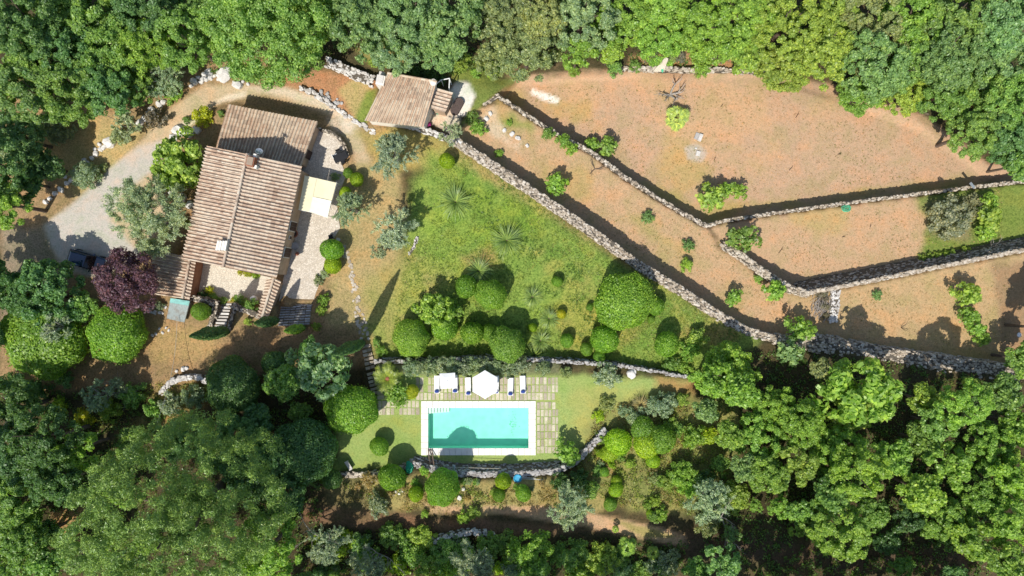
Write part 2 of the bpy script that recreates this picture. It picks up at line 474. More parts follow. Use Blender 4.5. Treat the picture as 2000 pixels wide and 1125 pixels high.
# ---------------------------------------------------------------- ground colours (albedo per vertex)
PX = 1000 + XX / (K * (H - ZZ)); PY = 562.5 - YY / (K * (H - ZZ))
nA = fbm_grid(XX, YY, 0.25, 4, 21); nB = fbm_grid(XX, YY, 0.8, 3, 22); nC = fbm_grid(XX, YY, 0.09, 4, 23)
ALB = np.zeros(XX.shape + (3,)); ALB[:] = (0.075, 0.062, 0.032)
GRN = np.full(XX.shape, 0.75)
REG = np.zeros(XX.shape, int)
def paint(poly, col, soft=14.0, wob=14.0, amt=1.0, grain=None, reg=None, noise_mask=None):
    """lay a colour inside a photo-pixel polygon with a ragged edge"""
    global ALB, GRN, REG
    d = sdist(poly, PX, PY) + wob * (nA * 1.2 + nB * 0.8)
    w = np.clip(d / soft + 0.5, 0, 1); w = w * w * (3 - 2 * w) * amt
    if noise_mask is not None:
        w = w * np.clip((noise_mask[0] - noise_mask[1]) / noise_mask[2] + 0.5, 0, 1)
    ALB = ALB * (1 - w[..., None]) + np.array(col) * w[..., None]
    if grain is not None: GRN = GRN * (1 - w) + grain * w
    if reg is not None: REG = np.where(d > 0, reg, REG)
C_FIELD = (0.455, 0.305, 0.195); C_DRY = (0.50, 0.33, 0.16); C_LAWN = (0.20, 0.285, 0.06); C_YARD = (0.315, 0.215, 0.115)
C_POOLL = (0.29, 0.37, 0.115); C_GRAV = (0.50, 0.46, 0.405); C_TRACK = (0.52, 0.34, 0.20); C_SCRUB = (0.255, 0.255, 0.085)
C_GREEN = (0.145, 0.24, 0.035); C_STRAW = (0.44, 0.33, 0.15)
# left: drive, verge, yard
paint([(0,150),(420,100),(700,150),(760,260),(760,700),(300,760),(0,760)], C_YARD, 30, 20)
paint([(90,215),(290,250),(240,330),(150,390),(90,330)], C_STRAW, 30, 30)
paint([(470,130),(740,150),(720,250),(600,190)], (0.40, 0.21, 0.11), 15, 10)
paint([(660,175),(725,140),(715,250),(690,230)], C_STRAW, 12, 14)
paint([(690,240),(715,250),(735,175),(716,180)], C_GREEN, 12, 10, 0.8)
paint([(85,440),(150,390),(240,310),(330,215),(400,165),(480,165),(600,180),(700,240),(730,330),(700,330),(660,230),(520,185),(440,195),(390,215),(340,260),(310,330),(330,420),(280,500),(180,540),(110,520)], (0.50, 0.39, 0.25), 12, 8, 1, 0.45, reg=3)
paint([(0,440),(85,450),(120,520),(130,560),(0,640)], (0.27, 0.215, 0.15), 25, 20)  # shade over the drive's lower end put into the soil colour
paint([(85,440),(150,390),(215,330),(270,285),(330,270),(310,330),(240,370),(215,430),(280,500),(200,540),(130,530),(100,480)], C_GRAV, 14, 8, 1, 0.32, reg=3)
paint([(330,255),(390,215),(440,185),(480,178),(480,190),(420,205),(370,250),(340,275)], (0.66, 0.56, 0.43), 10, 5, 1)
paint([(480,170),(560,172),(650,200),(700,250),(690,255),(640,215),(560,188)], (0.62, 0.52, 0.39), 12, 8, 0.85)
paint([(640,232),(690,238),(690,262),(655,258)], (0.66, 0.60, 0.50), 14, 12, 0.6)
paint([(660,330),(770,300),(800,430),(780,520),(720,640),(640,640),(650,480)], (0.385, 0.295, 0.14), 25, 14)
paint([(690,255),(850,255),(900,300),(880,330),(740,330)], (0.36, 0.29, 0.10), 25, 20)
# lawn
paint([(840,300),(900,290)] + [(p[0] - 8, p[1] + 4) for p in LW[:9]] + [(1480,660),(1365,738),(1130,702),(735,702),(720,640),(790,520),(780,470),(800,380)], C_LAWN, 40, 34, 1, 1.0, reg=1)
paint([(720,560),(800,480),(880,540),(830,660),(740,690)], (0.32, 0.285, 0.10), 50, 40, 0.85)
paint([(1000,470),(1200,490),(1400,620),(1420,660),(1240,690),(1100,560)], (0.33, 0.275, 0.09), 60, 60, 0.8, noise_mask=(nA + nB * .5, -0.03, 0.2))
paint([(860,330),(960,330),(1180,480),(1000,560),(860,480)], (0.19, 0.28, 0.035), 50, 50, 0.9, noise_mask=(nC + nA * .5, 0.0, 0.15))
paint([(1080,600),(1300,600),(1420,650),(1340,720),(1100,700)], (0.36, 0.25, 0.085), 40, 40, 0.7, noise_mask=(nA, 0.0, 0.2))
paint([(900,500),(960,480),(980,520),(920,540)], (0.33, 0.20, 0.10), 25, 25, 0.7)
paint([(860,300),(893,283),(1250,525),(1230,525)], (0.40, 0.27, 0.13), 20, 14, 0.6)
paint([(850,310),(930,320),(1180,480),(1330,590),(1300,690),(760,690),(800,520),(830,420)], (0.26, 0.335, 0.06), 40, 30, 0.5, noise_mask=(nB * .7 + nA, 0.06, 0.12))
paint([(850,310),(930,320),(1180,480),(1330,590),(1300,690),(760,690),(800,520),(830,420)], (0.13, 0.225, 0.045), 40, 30, 0.5, noise_mask=(-nB * .8 + nC, 0.08, 0.12))
# upper field and terraces
paint([(1000,150),(1150,138),(1480,140),(1640,170),(1800,220),(1930,320),(2080,330)] + FW[1:][::-1], C_FIELD, 10, 6, 1, 0.36, reg=2)
paint([(1000,150),(1480,145),(1640,190),(1600,300),(1200,330),(960,190)], (0.53, 0.33, 0.175), 60, 60, 0.6, noise_mask=(nA + nC, 0, 0.3))
paint([(960,180),(1240,220),(1380,330),(1300,420),(1100,280)], (0.42, 0.30, 0.12), 40, 40, 0.75, noise_mask=(nA, 0.05, 0.2))
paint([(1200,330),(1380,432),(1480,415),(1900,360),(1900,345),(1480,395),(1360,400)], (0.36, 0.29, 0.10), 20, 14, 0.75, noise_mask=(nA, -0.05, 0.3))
paint([(920,215),(960,205)] + FW[2:10] + SW2[:5] + LW[:10][::-1], (0.46, 0.31, 0.18), 8, 4, 1, 0.45, reg=2)
paint([(920,215),(1000,220),(1150,320),(1150,400),(1000,320)], (0.42, 0.30, 0.12), 30, 40, 0.7, noise_mask=(nA, 0.02, 0.25))
paint([(960,240),(1000,225),(1160,310),(1100,300),(1010,260)], (0.17, 0.25, 0.05), 25, 25, 0.8, noise_mask=(nA, 0.02, 0.2))
paint([(1200,400),(1420,540),(1530,640),(1400,560)], (0.36, 0.30, 0.11), 30, 40, 0.6, noise_mask=(nA, 0.04, 0.2))
paint(FW[9:] + SW2[::-1] + [(1400,462)], (0.465, 0.31, 0.185), 8, 4, 1, 0.42, reg=2)
paint([(1480,430),(1700,395),(1650,470),(1520,500)], (0.42, 0.31, 0.12), 30, 40, 0.6, noise_mask=(nA, 0.02, 0.25))
paint([(1795,385),(1890,365),(2080,345),(2080,475),(1900,500),(1790,505),(1815,440)], (0.17, 0.22, 0.05), 22, 18, 1, 0.75)
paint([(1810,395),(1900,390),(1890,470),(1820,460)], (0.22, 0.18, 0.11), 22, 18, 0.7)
paint(SW2[4:] + [(2080,740)] + [(p[0], p[1] - 6) for p in LW[9:15][::-1]], (0.45, 0.31, 0.165), 10, 5, 1, 0.45, reg=2)
paint([(1640,660),(1980,690),(1990,720),(1640,690)], (0.40, 0.30, 0.12), 16, 14, 0.7, noise_mask=(nA, 0, 0.3))
paint([(1940,520),(2080,500),(2080,740),(1950,700)], (0.26, 0.17, 0.10), 20, 16, 0.7)  # terrace edge painted darker for the shade of the outer trees
paint([(1040,172),(1062,182),(1092,192),(1088,200),(1060,195),(1036,182)], (0.80, 0.76, 0.70), 6, 8, 0.9)
paint([(1340,290),(1365,282),(1380,300),(1370,314),(1345,308)], (0.46, 0.40, 0.34), 8, 8, 0.8)
paint([(880,175),(895,158),(920,160),(930,185),(915,225),(880,230)], (0.74, 0.70, 0.62), 6, 5, 1, 0.3)
paint([(845,212),(875,212),(900,235),(880,262),(840,240)], (0.62, 0.52, 0.40), 6, 5, 1, 0.4)
paint([(930,235),(960,210),(990,262),(1020,280),(1010,300),(960,270)], (0.56, 0.45, 0.32), 14, 20, 0.8)
paint([(905,150),(960,150),(1000,160),(960,185),(935,215),(905,240),(930,190)], (0.20, 0.25, 0.06), 10, 14, 0.9)
# yard below the house
paint([(0,640),(180,690),(420,640),(560,640),(690,640),(700,690),(420,730),(200,760),(0,760)], (0.30, 0.20, 0.105), 25, 16)
paint([(280,620),(440,640),(420,690),(300,700)], (0.40, 0.27, 0.12), 30, 30, 0.9)
# pool terrace
paint([(735,712),(1360,742),(1260,815),(1180,843),(1120,905),(900,915),(800,905),(660,918),(655,830),(735,800)], C_POOLL, 16, 10, 1, 0.45, reg=4)
paint([(1095,720),(1260,760),(1200,840),(1100,860)], (0.36, 0.35, 0.11), 40, 40, 0.7, noise_mask=(nA, 0, .3))
paint([(660,840),(820,810),(820,900),(660,915)], (0.24, 0.31, 0.075), 40, 40, 0.7, noise_mask=(nA, 0, .3))
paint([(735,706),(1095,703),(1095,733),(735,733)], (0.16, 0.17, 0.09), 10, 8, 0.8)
paint([(1280,735),(1370,745),(1360,780),(1300,790)], (0.36, 0.19, 0.08), 25, 25, 0.8)
# scrub and track below the pool
paint([(1170,800),(1280,770),(1420,760),(1440,900),(1420,1010),(1180,980),(1120,930)], C_SCRUB, 30, 40)
paint([(660,932),(1110,930),(1200,980),(1180,1000),(830,1000),(660,970)], (0.33, 0.275, 0.11), 20, 25)
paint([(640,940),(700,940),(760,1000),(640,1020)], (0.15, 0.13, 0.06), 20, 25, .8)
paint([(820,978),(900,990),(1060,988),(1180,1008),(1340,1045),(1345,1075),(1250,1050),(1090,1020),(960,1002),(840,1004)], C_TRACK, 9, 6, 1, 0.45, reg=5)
paint([(590,985),(830,1010),(1000,1018),(1180,1036),(1000,1046),(800,1040),(590,1020)], (0.22, 0.13, 0.08), 14, 10, .8)  # shadow band along the track painted as darker ground
paint([(1340,1030),(1560,1060),(2000,1085),(2000,1125),(1560,1110),(1330,1090)], (0.10, 0.07, 0.045), 20, 16, .9)  # track end painted dark for the tree shade lying on it
paint([(1190,1012),(1330,1050),(1260,1050)], (0.30, 0.25, 0.09), 8, 8, .9)
paint([(100,1000),(170,985),(150,1050),(110,1040)], (0.46, 0.28, 0.13), 14, 14)
paint([(540,740),(310,760),(240,850),(330,830),(420,780)], (0.33, 0.24, 0.09), 30, 30, .9)
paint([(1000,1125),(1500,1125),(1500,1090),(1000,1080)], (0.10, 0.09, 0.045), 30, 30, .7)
paint([(1230,110),(1300,95),(1420,110),(1500,140),(1300,136),(1220,136)], (0.42, 0.25, 0.13), 10, 10, .9)
paint([(880,110),(960,120),(980,150),(900,160),(860,130)], (0.22, 0.27, 0.06), 18, 16, .9)
paint([(690,95),(740,90),(800,110),(780,130),(720,130)], (0.30, 0.26, 0.09), 18, 16, .9)
paint([(1760,205),(1815,230),(1850,280),(1800,240)], (0.35, 0.24, 0.13), 10, 8, .9)

def build_ground():
    names = {0: "ground", 1: "lawn", 2: "field", 3: "driveway", 4: "pool_lawn", 5: "dirt_track"}
    idx = np.arange(nx * ny).reshape(ny, nx)
    q = np.stack([idx[:-1, :-1], idx[:-1, 1:], idx[1:, 1:], idx[1:, :-1]], -1).reshape(-1, 4)
    inpool = (dpool[:-1, :-1] > 0.3).reshape(-1)
    reg = REG[:-1, :-1].reshape(-1)
    V = np.stack([XX, YY, ZZ], -1).reshape(-1, 3)
    A = np.concatenate([ALB, np.ones(XX.shape + (1,))], -1).reshape(-1, 4)
    Gr = GRN.reshape(-1)
    for k, nm in names.items():
        qq = q[(reg == k) & ~inpool]
        u, inv = np.unique(qq, return_inverse=True)
        inv = inv.reshape(-1, 4)
        v = V[u]; al = A[u]; gr = Gr[u]
        if k == 0:   # the wide skirt that carries the hillside on to the horizon
            ring = []
            bidx = np.concatenate([idx[0, :], idx[1:, -1], idx[-1, -2::-1], idx[-2:0, 0]])
            pos = {int(a): i for i, a in enumerate(u)}
            nb = len(bidx); n0 = len(v)
            ex = [V[int(a)] * np.array([s, s, 1.0]) for s in (6.0,) for a in bidx]
            ok = all(int(a) in pos for a in bidx)
            base = [pos.get(int(a), -1) for a in bidx]
            extra = []
            # any border vertex that belongs to another region gets its own copy
            vv = list(v); aa = list(al); gg = list(gr)
            for i, a in enumerate(bidx):
                if base[i] < 0:
                    base[i] = len(vv); vv.append(V[int(a)]); aa.append(A[int(a)]); gg.append(Gr[int(a)])
            n0 = len(vv)
            for e in ex:
                vv.append(e); aa.append(np.array([0.08, 0.10, 0.035, 1])); gg.append(0.8)
            qs = [(base[i], n0 + i, n0 + (i + 1) % nb, base[(i + 1) % nb]) for i in range(nb)]
            v = np.array(vv); al = np.array(aa); gr = np.array(gg)
            inv = np.concatenate([inv, np.array(qs)])
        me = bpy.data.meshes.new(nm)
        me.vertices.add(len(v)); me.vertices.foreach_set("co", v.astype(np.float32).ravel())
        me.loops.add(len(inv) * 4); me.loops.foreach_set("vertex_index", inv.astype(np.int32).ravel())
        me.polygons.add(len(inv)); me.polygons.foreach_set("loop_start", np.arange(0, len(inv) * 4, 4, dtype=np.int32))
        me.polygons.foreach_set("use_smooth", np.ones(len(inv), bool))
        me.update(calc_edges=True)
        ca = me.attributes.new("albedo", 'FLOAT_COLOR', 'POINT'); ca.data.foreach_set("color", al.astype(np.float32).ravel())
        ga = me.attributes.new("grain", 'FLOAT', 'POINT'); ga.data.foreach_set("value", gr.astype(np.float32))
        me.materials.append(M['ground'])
        o = bpy.data.objects.new(nm, me); COL.objects.link(o)
        tag(o, kind='structure')
build_ground()

# ================================================================== DRY STONE WALLS
def resample(pts, step):
    out = [pts[0].copy()]; carry = 0.0
    for a, b in zip(pts[:-1], pts[1:]):
        L = (b - a).length; t = step - carry
        while t <= L:
            out.append(a.lerp(b, t / L)); t += step
        carry = L - (t - step)
    out.append(pts[-1].copy())
    return out
M['rubble'] = mat_plain('crevice_shade', (0.13, 0.11, 0.085), 0.95, 0.4, 5)  # dark tone painted on the wall body for shaded gaps between stones
def dry_wall(pxs, ztop, zbot, width, name, label, cat="wall", batter=0.0, group=None, mat='stone', stones=9, cap=0.16, rim=0.0, ss=1.0):
    """ztop/zbot numbers or per-point lists; batter = how far the foot on the LEFT of the run spreads out"""
    zt = ztop if hasattr(ztop, '__len__') else [ztop] * len(pxs)
    zb = zbot if hasattr(zbot, '__len__') else [zbot] * len(pxs)
    P = [at(p[0], p[1], z) for p, z in zip(pxs, zt)]
    Q = [Vector((p.x, p.y, b)) for p, b in zip(P, zb)]
    pts = resample([Vector((p.x, p.y, p.z)) for p in P], 0.45)
    def zb_at(p):
        best = min(range(len(Q)), key=lambda i: (Q[i].x - p.x) ** 2 + (Q[i].y - p.y) ** 2)
        return zb[best]
    mb = MB(); n = len(pts); rows = []
    for i, p in enumerate(pts):
        d = pts[min(i + 1, n - 1)] - pts[max(i - 1, 0)]; d.z = 0; d.normalize()
        nl = Vector((-d.y, d.x, 0))
        w = width / 2 * rng.uniform(0.86, 1.12); z = p.z + rng.uniform(-0.07, 0.05); b = zb_at(p) - 0.25
        j = lambda: Vector((rng.uniform(-.05, .05), rng.uniform(-.05, .05), 0))
        rows.append((p, d, nl, w, z, b))
        mb.v += [tuple(Vector((p.x, p.y, b)) + nl * (w + batter) + j()), tuple(Vector((p.x, p.y, (b + z) / 2)) + nl * (w + batter * .45) + j()), tuple(Vector((p.x, p.y, z)) + nl * w + j()),
                 tuple(Vector((p.x, p.y, z + 0.03)) + j()), tuple(Vector((p.x, p.y, z)) - nl * w + j()), tuple(Vector((p.x, p.y, b)) - nl * (w + .05) + j())]
    for i in range(n - 1):
        for k in range(5):
            mb.f.append((i * 6 + k, i * 6 + k + 1, i * 6 + 6 + k + 1, i * 6 + 6 + k)); mb.fa.append(0)
    mb.f.append((5, 4, 3, 2, 1, 0)); mb.fa.append(0)
    e = (n - 1) * 6
    mb.f.append(tuple(e + k for k in range(6))); mb.fa.append(0)
    for (p, d, nl, w, z, b) in rows:
        for _ in range(stones):
            u = rng.uniform(-1, 1); s = cap * rng.uniform(0.6, 1.3) * ss
            c = Vector((p.x, p.y, z)) + nl * (w * u) + d * rng.uniform(-.25, .25)
            zz = z + rng.uniform(-.06, .07) + (rim if abs(u) > .75 else 0)
            mb.stone((c.x, c.y, zz), s * rng.uniform(.8, 1.5), s * rng.uniform(.6, 1.0), s * .6, math.atan2(d.y, d.x) + rng.uniform(-.5, .5))
        hgt = z - b
        for _ in range(int(stones * 0.55 * max(1, hgt / 1.2))):
            for side in (1, -1):
                t = rng.random()
                zz = b + hgt * t
                if side == 1: off = w + batter * (1 - t) * (0.9)
                else: off = -(w + .03)
                c = Vector((p.x, p.y, zz)) + nl * off + d * rng.uniform(-.25, .25)
                if zz < ground_z(c.x, c.y) - .1: continue
                s = cap * rng.uniform(.7, 1.3) * ss
                mb.stone((c.x, c.y, zz), s * rng.uniform(.8, 1.4), s * .55, s * .75, math.atan2(d.y, d.x) + rng.uniform(-.3, .3))
    o = mb.build(name, M[mat], loc=tuple(pts[n // 2]))
    o.data.materials.append(M['rubble'])     # dark body colour stands in for shade in the crevices
    mi = np.zeros(len(o.data.polygons), dtype=np.int32); mi[:(n - 1) * 5 + 2] = 1
    o.data.polygons.foreach_set('material_index', mi)
    tag(o, label, cat, group)
    return o
nLW = len(LW)
dry_wall(LW[:11], [-1.45]*8 + [-1.3, -1.0, -.6], [-4.2, -4.6, -4.6, -4.6, -4.6, -4.4, -4.2, -3.5, -3.2, -2.9, -2.6], 0.92, "dry_stone_wall", "long broad dry stone wall running diagonally between the green lawn and brown terrace", batter=0.15, stones=15, cap=0.125)
dry_wall([(1560,667)] + LW[11:], [-.5, -.2, .15, .25, .35, .35], [-2.6, -2.5, -2.3, -2.2, -2.2, -2.2], 1.6, "dry_stone_wall", "thick shaded dry stone wall between the lowest terrace and the dense wood", batter=0.35, stones=17, cap=0.135)
dry_wall(FW[:10], [-3.3, -3.3, -3.5, -3.65, -3.8, -3.85, -3.9, -3.9, -3.9, -3.85], -6.2, 0.38, "dry_stone_wall", "thin dry stone wall zigzagging along the near edge of the big brown field", batter=0.05, stones=6, cap=0.115)
dry_wall(FW[9:], -3.9, -6.2, 0.30, "dry_stone_wall", "thin straight dry stone wall casting a dark band along the field's lower edge", batter=0.05, stones=6, cap=0.11)
dry_wall(SW2[:5], [-3.4, -2.9, -2.3, -1.9, -1.8], -4.5, 0.7, "dry_stone_wall", "short pale stone retaining wall slanting down to the corner of two terraces", batter=0.1, stones=7)
dry_wall(SW2[4:], -1.75, -4.5, 0.32, "dry_stone_wall", "sloping grey stone retaining wall in its own shade below the green corner plot", batter=1.35, stones=11, cap=0.13)
dry_wall(PW, [.02] * 10, -1.9, 0.28, "dry_stone_wall", "low stone retaining wall along the lawn side of the swimming pool terrace", batter=0.25, stones=5, mat='stone_grey', cap=.13)
dry_wall(BW[:4], [.45, .5, .55, .8], -.1, 0.42, "dry_stone_wall", "low curved rubble wall edging the round-bush lawn beside the pool", batter=0.1, stones=6)
dry_wall(BW[7:], [1.2, 1.0, .8, .6], -.1, 0.5, "dry_stone_wall", "rubble wall curving up from the pool wall towards the clipped balls", batter=0.1, stones=8, mat='stone_grey', cap=.14)
dry_wall(BW[3:8], [.8, 1.1, 1.25, 1.3, 1.22], -.1, 0.5, "dry_stone_wall", "rough grey stone wall directly below the long side of the pool", batter=0.7, stones=12, mat='stone_grey', cap=.13)
dry_wall([(316,765),(328,750),(345,741),(365,737),(385,737),(402,744)], [.75, .8, .85, .85, .85, .8], .1, 0.45, "dry_stone_wall", "short curved white stone wall below the dry yard", batter=0.05, stones=7, mat='stone_pale')
dry_wall([(640,120),(665,130),(690,143),(724,156)], -1.5, -3.2, 0.9, "dry_stone_wall", "short bright whitish stone wall leading to the cottage chimney", stones=9, mat='stone_pale', cap=0.15)
dry_wall([(590,172),(618,185),(650,208),(680,228),(705,243),(728,258)], [-1.9, -1.9, -2.0, -2.1, -2.1, -2.1], -2.9, 0.4, "dry_stone_wall", "slim stone kerb wall separating the curving drive from the cottage plot", stones=5, mat='stone_pale')
dry_wall([(796,243),(830,254),(862,266),(897,280)], -1.5, -3.2, 0.5, "dry_stone_wall", "short pale wall between the cottage corner and the long diagonal wall", stones=6, mat='stone_pale')
dry_wall([(716,135),(722,120),(740,108),(775,101)], -3.6, -4.8, 0.4, "dry_stone_wall", "small curved rubble wall in the scrub above the cottage", stones=6, mat='stone_pale')
dry_wall([(1060,141),(1150,136),(1230,134),(1300,134),(1400,136),(1490,140)], -5.1, -6.6, 0.4, "dry_stone_wall", "low stone edging between the brown field and the northern wood", stones=4, cap=0.17, mat='stone')
dry_wall([(1634,566),(1632,600),(1628,626)], -1.9, -2.6, 0.8, "dry_stone_wall", "stub of broad stone wall standing beside the heap of cut branches", stones=10, mat='stone_pale', cap=0.13)
dry_wall([(850,1056),(880,1047),(925,1040),(960,1046)], 3.0, 2.2, 0.45, "dry_stone_wall", "low curved row of stones among the shrubs at the picture's lower edge", stones=5, mat='stone_pale')
dry_wall([(800,494),(808,482),(814,465)], -1.55, -2.0, 0.25, "dry_stone_wall", "small curved stone edging around the foot of the grey olive on the lawn", stones=4, cap=.1, mat='stone_pale')
# walls of the lower court and the stair
dry_wall([(375,582),(398,586),(422,593)], .15, -1.6, 0.55, "court_wall", "pale stone wall edging the hedge of the small sunny courtyard", stones=6, mat='stone', cap=.10)
dry_wall([(421,596),(416,615),(410,636)], .2, -.6, 0.5, "court_wall", "pale stone wall flanking the narrow court stair beside a clipped bush", stones=6, mat='stone', cap=.10)
dry_wall([(457,600),(452,622),(446,645)], .12, -1.6, 0.35, "court_wall", "pale stone parapet of the court stair facing the shaded pit", stones=5, mat='stone', cap=.10)
dry_wall([(452,596),(478,606),(512,620)], .15, -1.6, 0.55, "court_wall", "pale stone wall between courtyard hedge and dry yard near the tiled wall", stones=6, mat='stone', cap=.10)
# curved patio wall
dry_wall([(624,252),(645,258),(660,268),(672,284),(679,303)], -1.0, -2.2, 0.3, "patio_wall", "low curved wall rounding the flagged patio behind the house", stones=3, mat='stone', cap=.1)

# ================================================================== SWIMMING POOL
def mat_water():
    m, nt, b = new_mat("pool_water")
    out = nt.nodes["Material Output"]
    tr = nt.nodes.new("ShaderNodeBsdfTransparent"); tr.inputs[0].default_value = (0.82, 0.985, 0.95, 1)
    gl = nt.nodes.new("ShaderNodeBsdfGlossy"); gl.inputs["Roughness"].default_value = 0.05
    fr = nt.nodes.new("ShaderNodeFresnel"); fr.inputs[0].default_value = 1.33
    n = noise(nt, 1.6, 3, 0.6, gpos(nt))
    bp = nt.nodes.new("ShaderNodeBump"); bp.inputs["Strength"].default_value = 0.15; bp.inputs["Distance"].default_value = 0.05
    nt.links.new(n.outputs[0], bp.inputs["Height"]); nt.links.new(bp.outputs[0], gl.inputs["Normal"]); nt.links.new(bp.outputs[0], fr.inputs["Normal"])
    ms = nt.nodes.new("ShaderNodeMixShader")
    nt.links.new(fr.outputs[0], ms.inputs[0]); nt.links.new(tr.outputs[0], ms.inputs[1]); nt.links.new(gl.outputs[0], ms.inputs[2])
    nt.links.new(ms.outputs[0], out.inputs[0])
    return m
def mat_basin():
    m, nt, b = new_mat("pool_plaster")
    n = noise(nt, 0.9, 4, 0.6, gpos(nt))
    r = ramp(nt, n.outputs[0], [(0.3, (0.34, 0.76, 0.615)), (0.7, (0.38, 0.81, 0.665))])
    w = nt.nodes.new("ShaderNodeTexVoronoi"); w.feature = 'SMOOTH_F1'; w.inputs["Scale"].default_value = 1.7
    nt.links.new(gpos(nt), w.inputs["Vector"])
    r2 = ramp(nt, w.outputs["Distance"], [(0.1, 0.95), (0.8, 1.06)])
    nt.links.new(mix(nt, r.outputs[0], r2.outputs[0], 1.0, 'MULTIPLY'), b.inputs["Base Color"])
    return m
M['water'] = mat_water(); M['basin'] = mat_basin()
pi0, pi1 = at(836.5, 875), at(1032, 796.5)     # inner corners (min, max)
po0, po1 = at(822.5, 889), at(1046.5, 783)
pool = empty("swimming_pool", ((pi0.x + pi1.x) / 2, (pi0.y + pi1.y) / 2, 0), "rectangular turquoise swimming pool with a broad white stone surround", "pool")
Lc = pool.location
def rect(mb, x0, y0, x1, y1, z0, z1, a=0.0):
    mb.prism([(x0 - Lc.x, y0 - Lc.y), (x1 - Lc.x, y0 - Lc.y), (x1 - Lc.x, y1 - Lc.y), (x0 - Lc.x, y1 - Lc.y)], z0, z1, a)
mb = MB(); x0, y0, x1, y1 = pi0.x - Lc.x, pi0.y - Lc.y, pi1.x - Lc.x, pi1.y - Lc.y
fl = -1.2
mb.add([(x0, y0, .02), (x1, y0, .02), (x1, y1, .02), (x0, y1, .02), (x0, y0, fl), (x1, y0, fl), (x1, y1, fl), (x0, y1, fl)],
       [(4, 5, 6, 7), (0, 4, 7, 3), (1, 2, 6, 5), (0, 1, 5, 4), (3, 7, 6, 2)])
mb.build("basin", M['basin'], pool)
mb = MB(); o_ = 0.0
for (a, b, c, d) in ((po0.x, po0.y, po1.x, pi0.y), (po0.x, pi1.y, po1.x, po1.y), (po0.x, pi0.y, pi0.x, pi1.y), (pi1.x, pi0.y, po1.x, pi1.y)):
    hor = (c - a) > (d - b); n = max(1, round((c - a if hor else d - b) / 0.62))
    for i in range(n):
        g = 0.011
        if hor: rect(mb, a + (c - a) * i / n + g, b + g, a + (c - a) * (i + 1) / n - g, d - g, -.28, .08, rng.random())
        else: rect(mb, a + g, b + (d - b) * i / n + g, c - g, b + (d - b) * (i + 1) / n - g, -.28, .08, rng.random())
mb.build("coping", M['coping'], pool)
mb = MB()
for i in range(7):      # entry steps in the corner
    rect(mb, pi0.x + i * .31 + .004, pi1.y - .62, pi0.x + (i + 1) * .31 - .035, pi1.y - .004, fl + .01, -.1 - i * .14)
mb.build("entry_steps", M['coping'], pool)
mb = MB(); mb.add([(x0, y0, -.07), (x1, y0, -.07), (x1, y1, -.07), (x0, y1, -.07)], [(0, 1, 2, 3)])
mb.build("water", M['water'], pool)

# paving round the pool: worn slabs with grass between them
mb = MB()
def slabs(px0, py0, px1, py1, sw, sh, keep=0.93):
    a = at(px0, py1, .03); b = at(px1, py0, .03)
    y = a.y
    while y < b.y - .1:
        x = a.x; hh = min(sh, b.y - y)
        while x < b.x - .1:
            ww = min(sw, b.x - x)
            if rng.random() < keep:
                mb.box((x + ww / 2 + rng.uniform(-.02, .02), y + hh / 2 + rng.uniform(-.02, .02), .005 + rng.uniform(-.012, .012)), ww - rng.uniform(.05, .13), hh - rng.uniform(.05, .12), .07, rng.uniform(-.02, .02))
            x += sw
        y += sh
slabs(812, 736, 1091, 782, .42, .82, .95)
slabs(1048, 783, 1091, 886, .40, .78, .98)
slabs(738, 781, 821, 811, .44, .78, .97)
slabs(736, 742, 752, 781, .8, .5, .9)
tag(mb.build("pool_paving", M['paver']), kind='structure')

# ================================================================== PATHS AND STEPS
def steps(a, b, za, zb, n, width, name, label, mat, stones=True, thick=.16):
    A, B = at(a[0], a[1], za), at(b[0], b[1], zb)
    A.z = B.z = 0
    d = (B - A); L = d.length; d.normalize(); ang = math.atan2(d.y, d.x)
    mb = MB(); tr = L / n
    for i in range(n):
        z = za + (zb - za) * (i + 1) / n
        c = A + d * (tr * (i + .5))
        if stones:
            m = max(2, int(width / .55)); wv = Vector((-d.y, d.x, 0))
            for k in range(m):
                cc = c + wv * (width * ((k + .5) / m - .5) + rng.uniform(-.03, .03)) + d * rng.uniform(-.03, .03)
                mb.box((cc.x, cc.y, z - thick / 2 + rng.uniform(-.015, .015)), tr * .70, width / m * .95, thick, ang + rng.uniform(-.05, .05), taper=.95)
            mb.box((c.x + d.x * tr * .1, c.y + d.y * tr * .1, z - thick - .15), tr * .5, width * .96, .3, ang)
        else:
            mb.box((c.x + d.x * tr * .12, c.y + d.y * tr * .12, z - thick / 2), tr * .68, width, thick, ang)
            mb.box((c.x + d.x * tr * .2, c.y + d.y * tr * .2, z - thick - .25), tr * .5, width * .97, .5, ang)
    return tag(mb.build(name, mat, loc=tuple(A)), label, "steps")
steps((714,672), (724,722), -1.35, -.6, 6, 1.05, "garden_steps", "stone garden steps at the end of the stepping stone path", M['stepstone'])
steps((725,726), (735,770), -.58, 0.02, 6, 1.05, "garden_steps", "shaded lower flight of garden steps ending at the pool paving", M['stepstone'])
steps((579,596), (573,636), -1.5, -.05, 8, 3.35, "terrace_steps", "wide shaded flight of stone steps below the house terrace", M['stone_grey'])
steps((443,591), (430,640), -1.5, .02, 8, 1.15, "court_steps", "narrow flight of pale steps climbing out of the sunny courtyard", M['stone_pale'], stones=False, thick=.08)
mb = MB()
pp = [(672,478),(676,500),(684,525),(690,555),(697,585),(703,615),(708,640),(712,668)]
for (a, b) in zip(pp[:-1], pp[1:]):
    for _ in range(11):
        t = rng.random(); off = rng.uniform(-6, 6) * (1 if b[1] < 600 else 1.5)
        g = gat(a[0] + (b[0] - a[0]) * t + off, a[1] + (b[1] - a[1]) * t)
        mb.stone((g.x, g.y, g.z + .02), rng.uniform(.13, .22), rng.uniform(.1, .18), .04, rng.uniform(0, 3), .2)
tag(mb.build("stone_path", M['stepstone']), kind='structure')
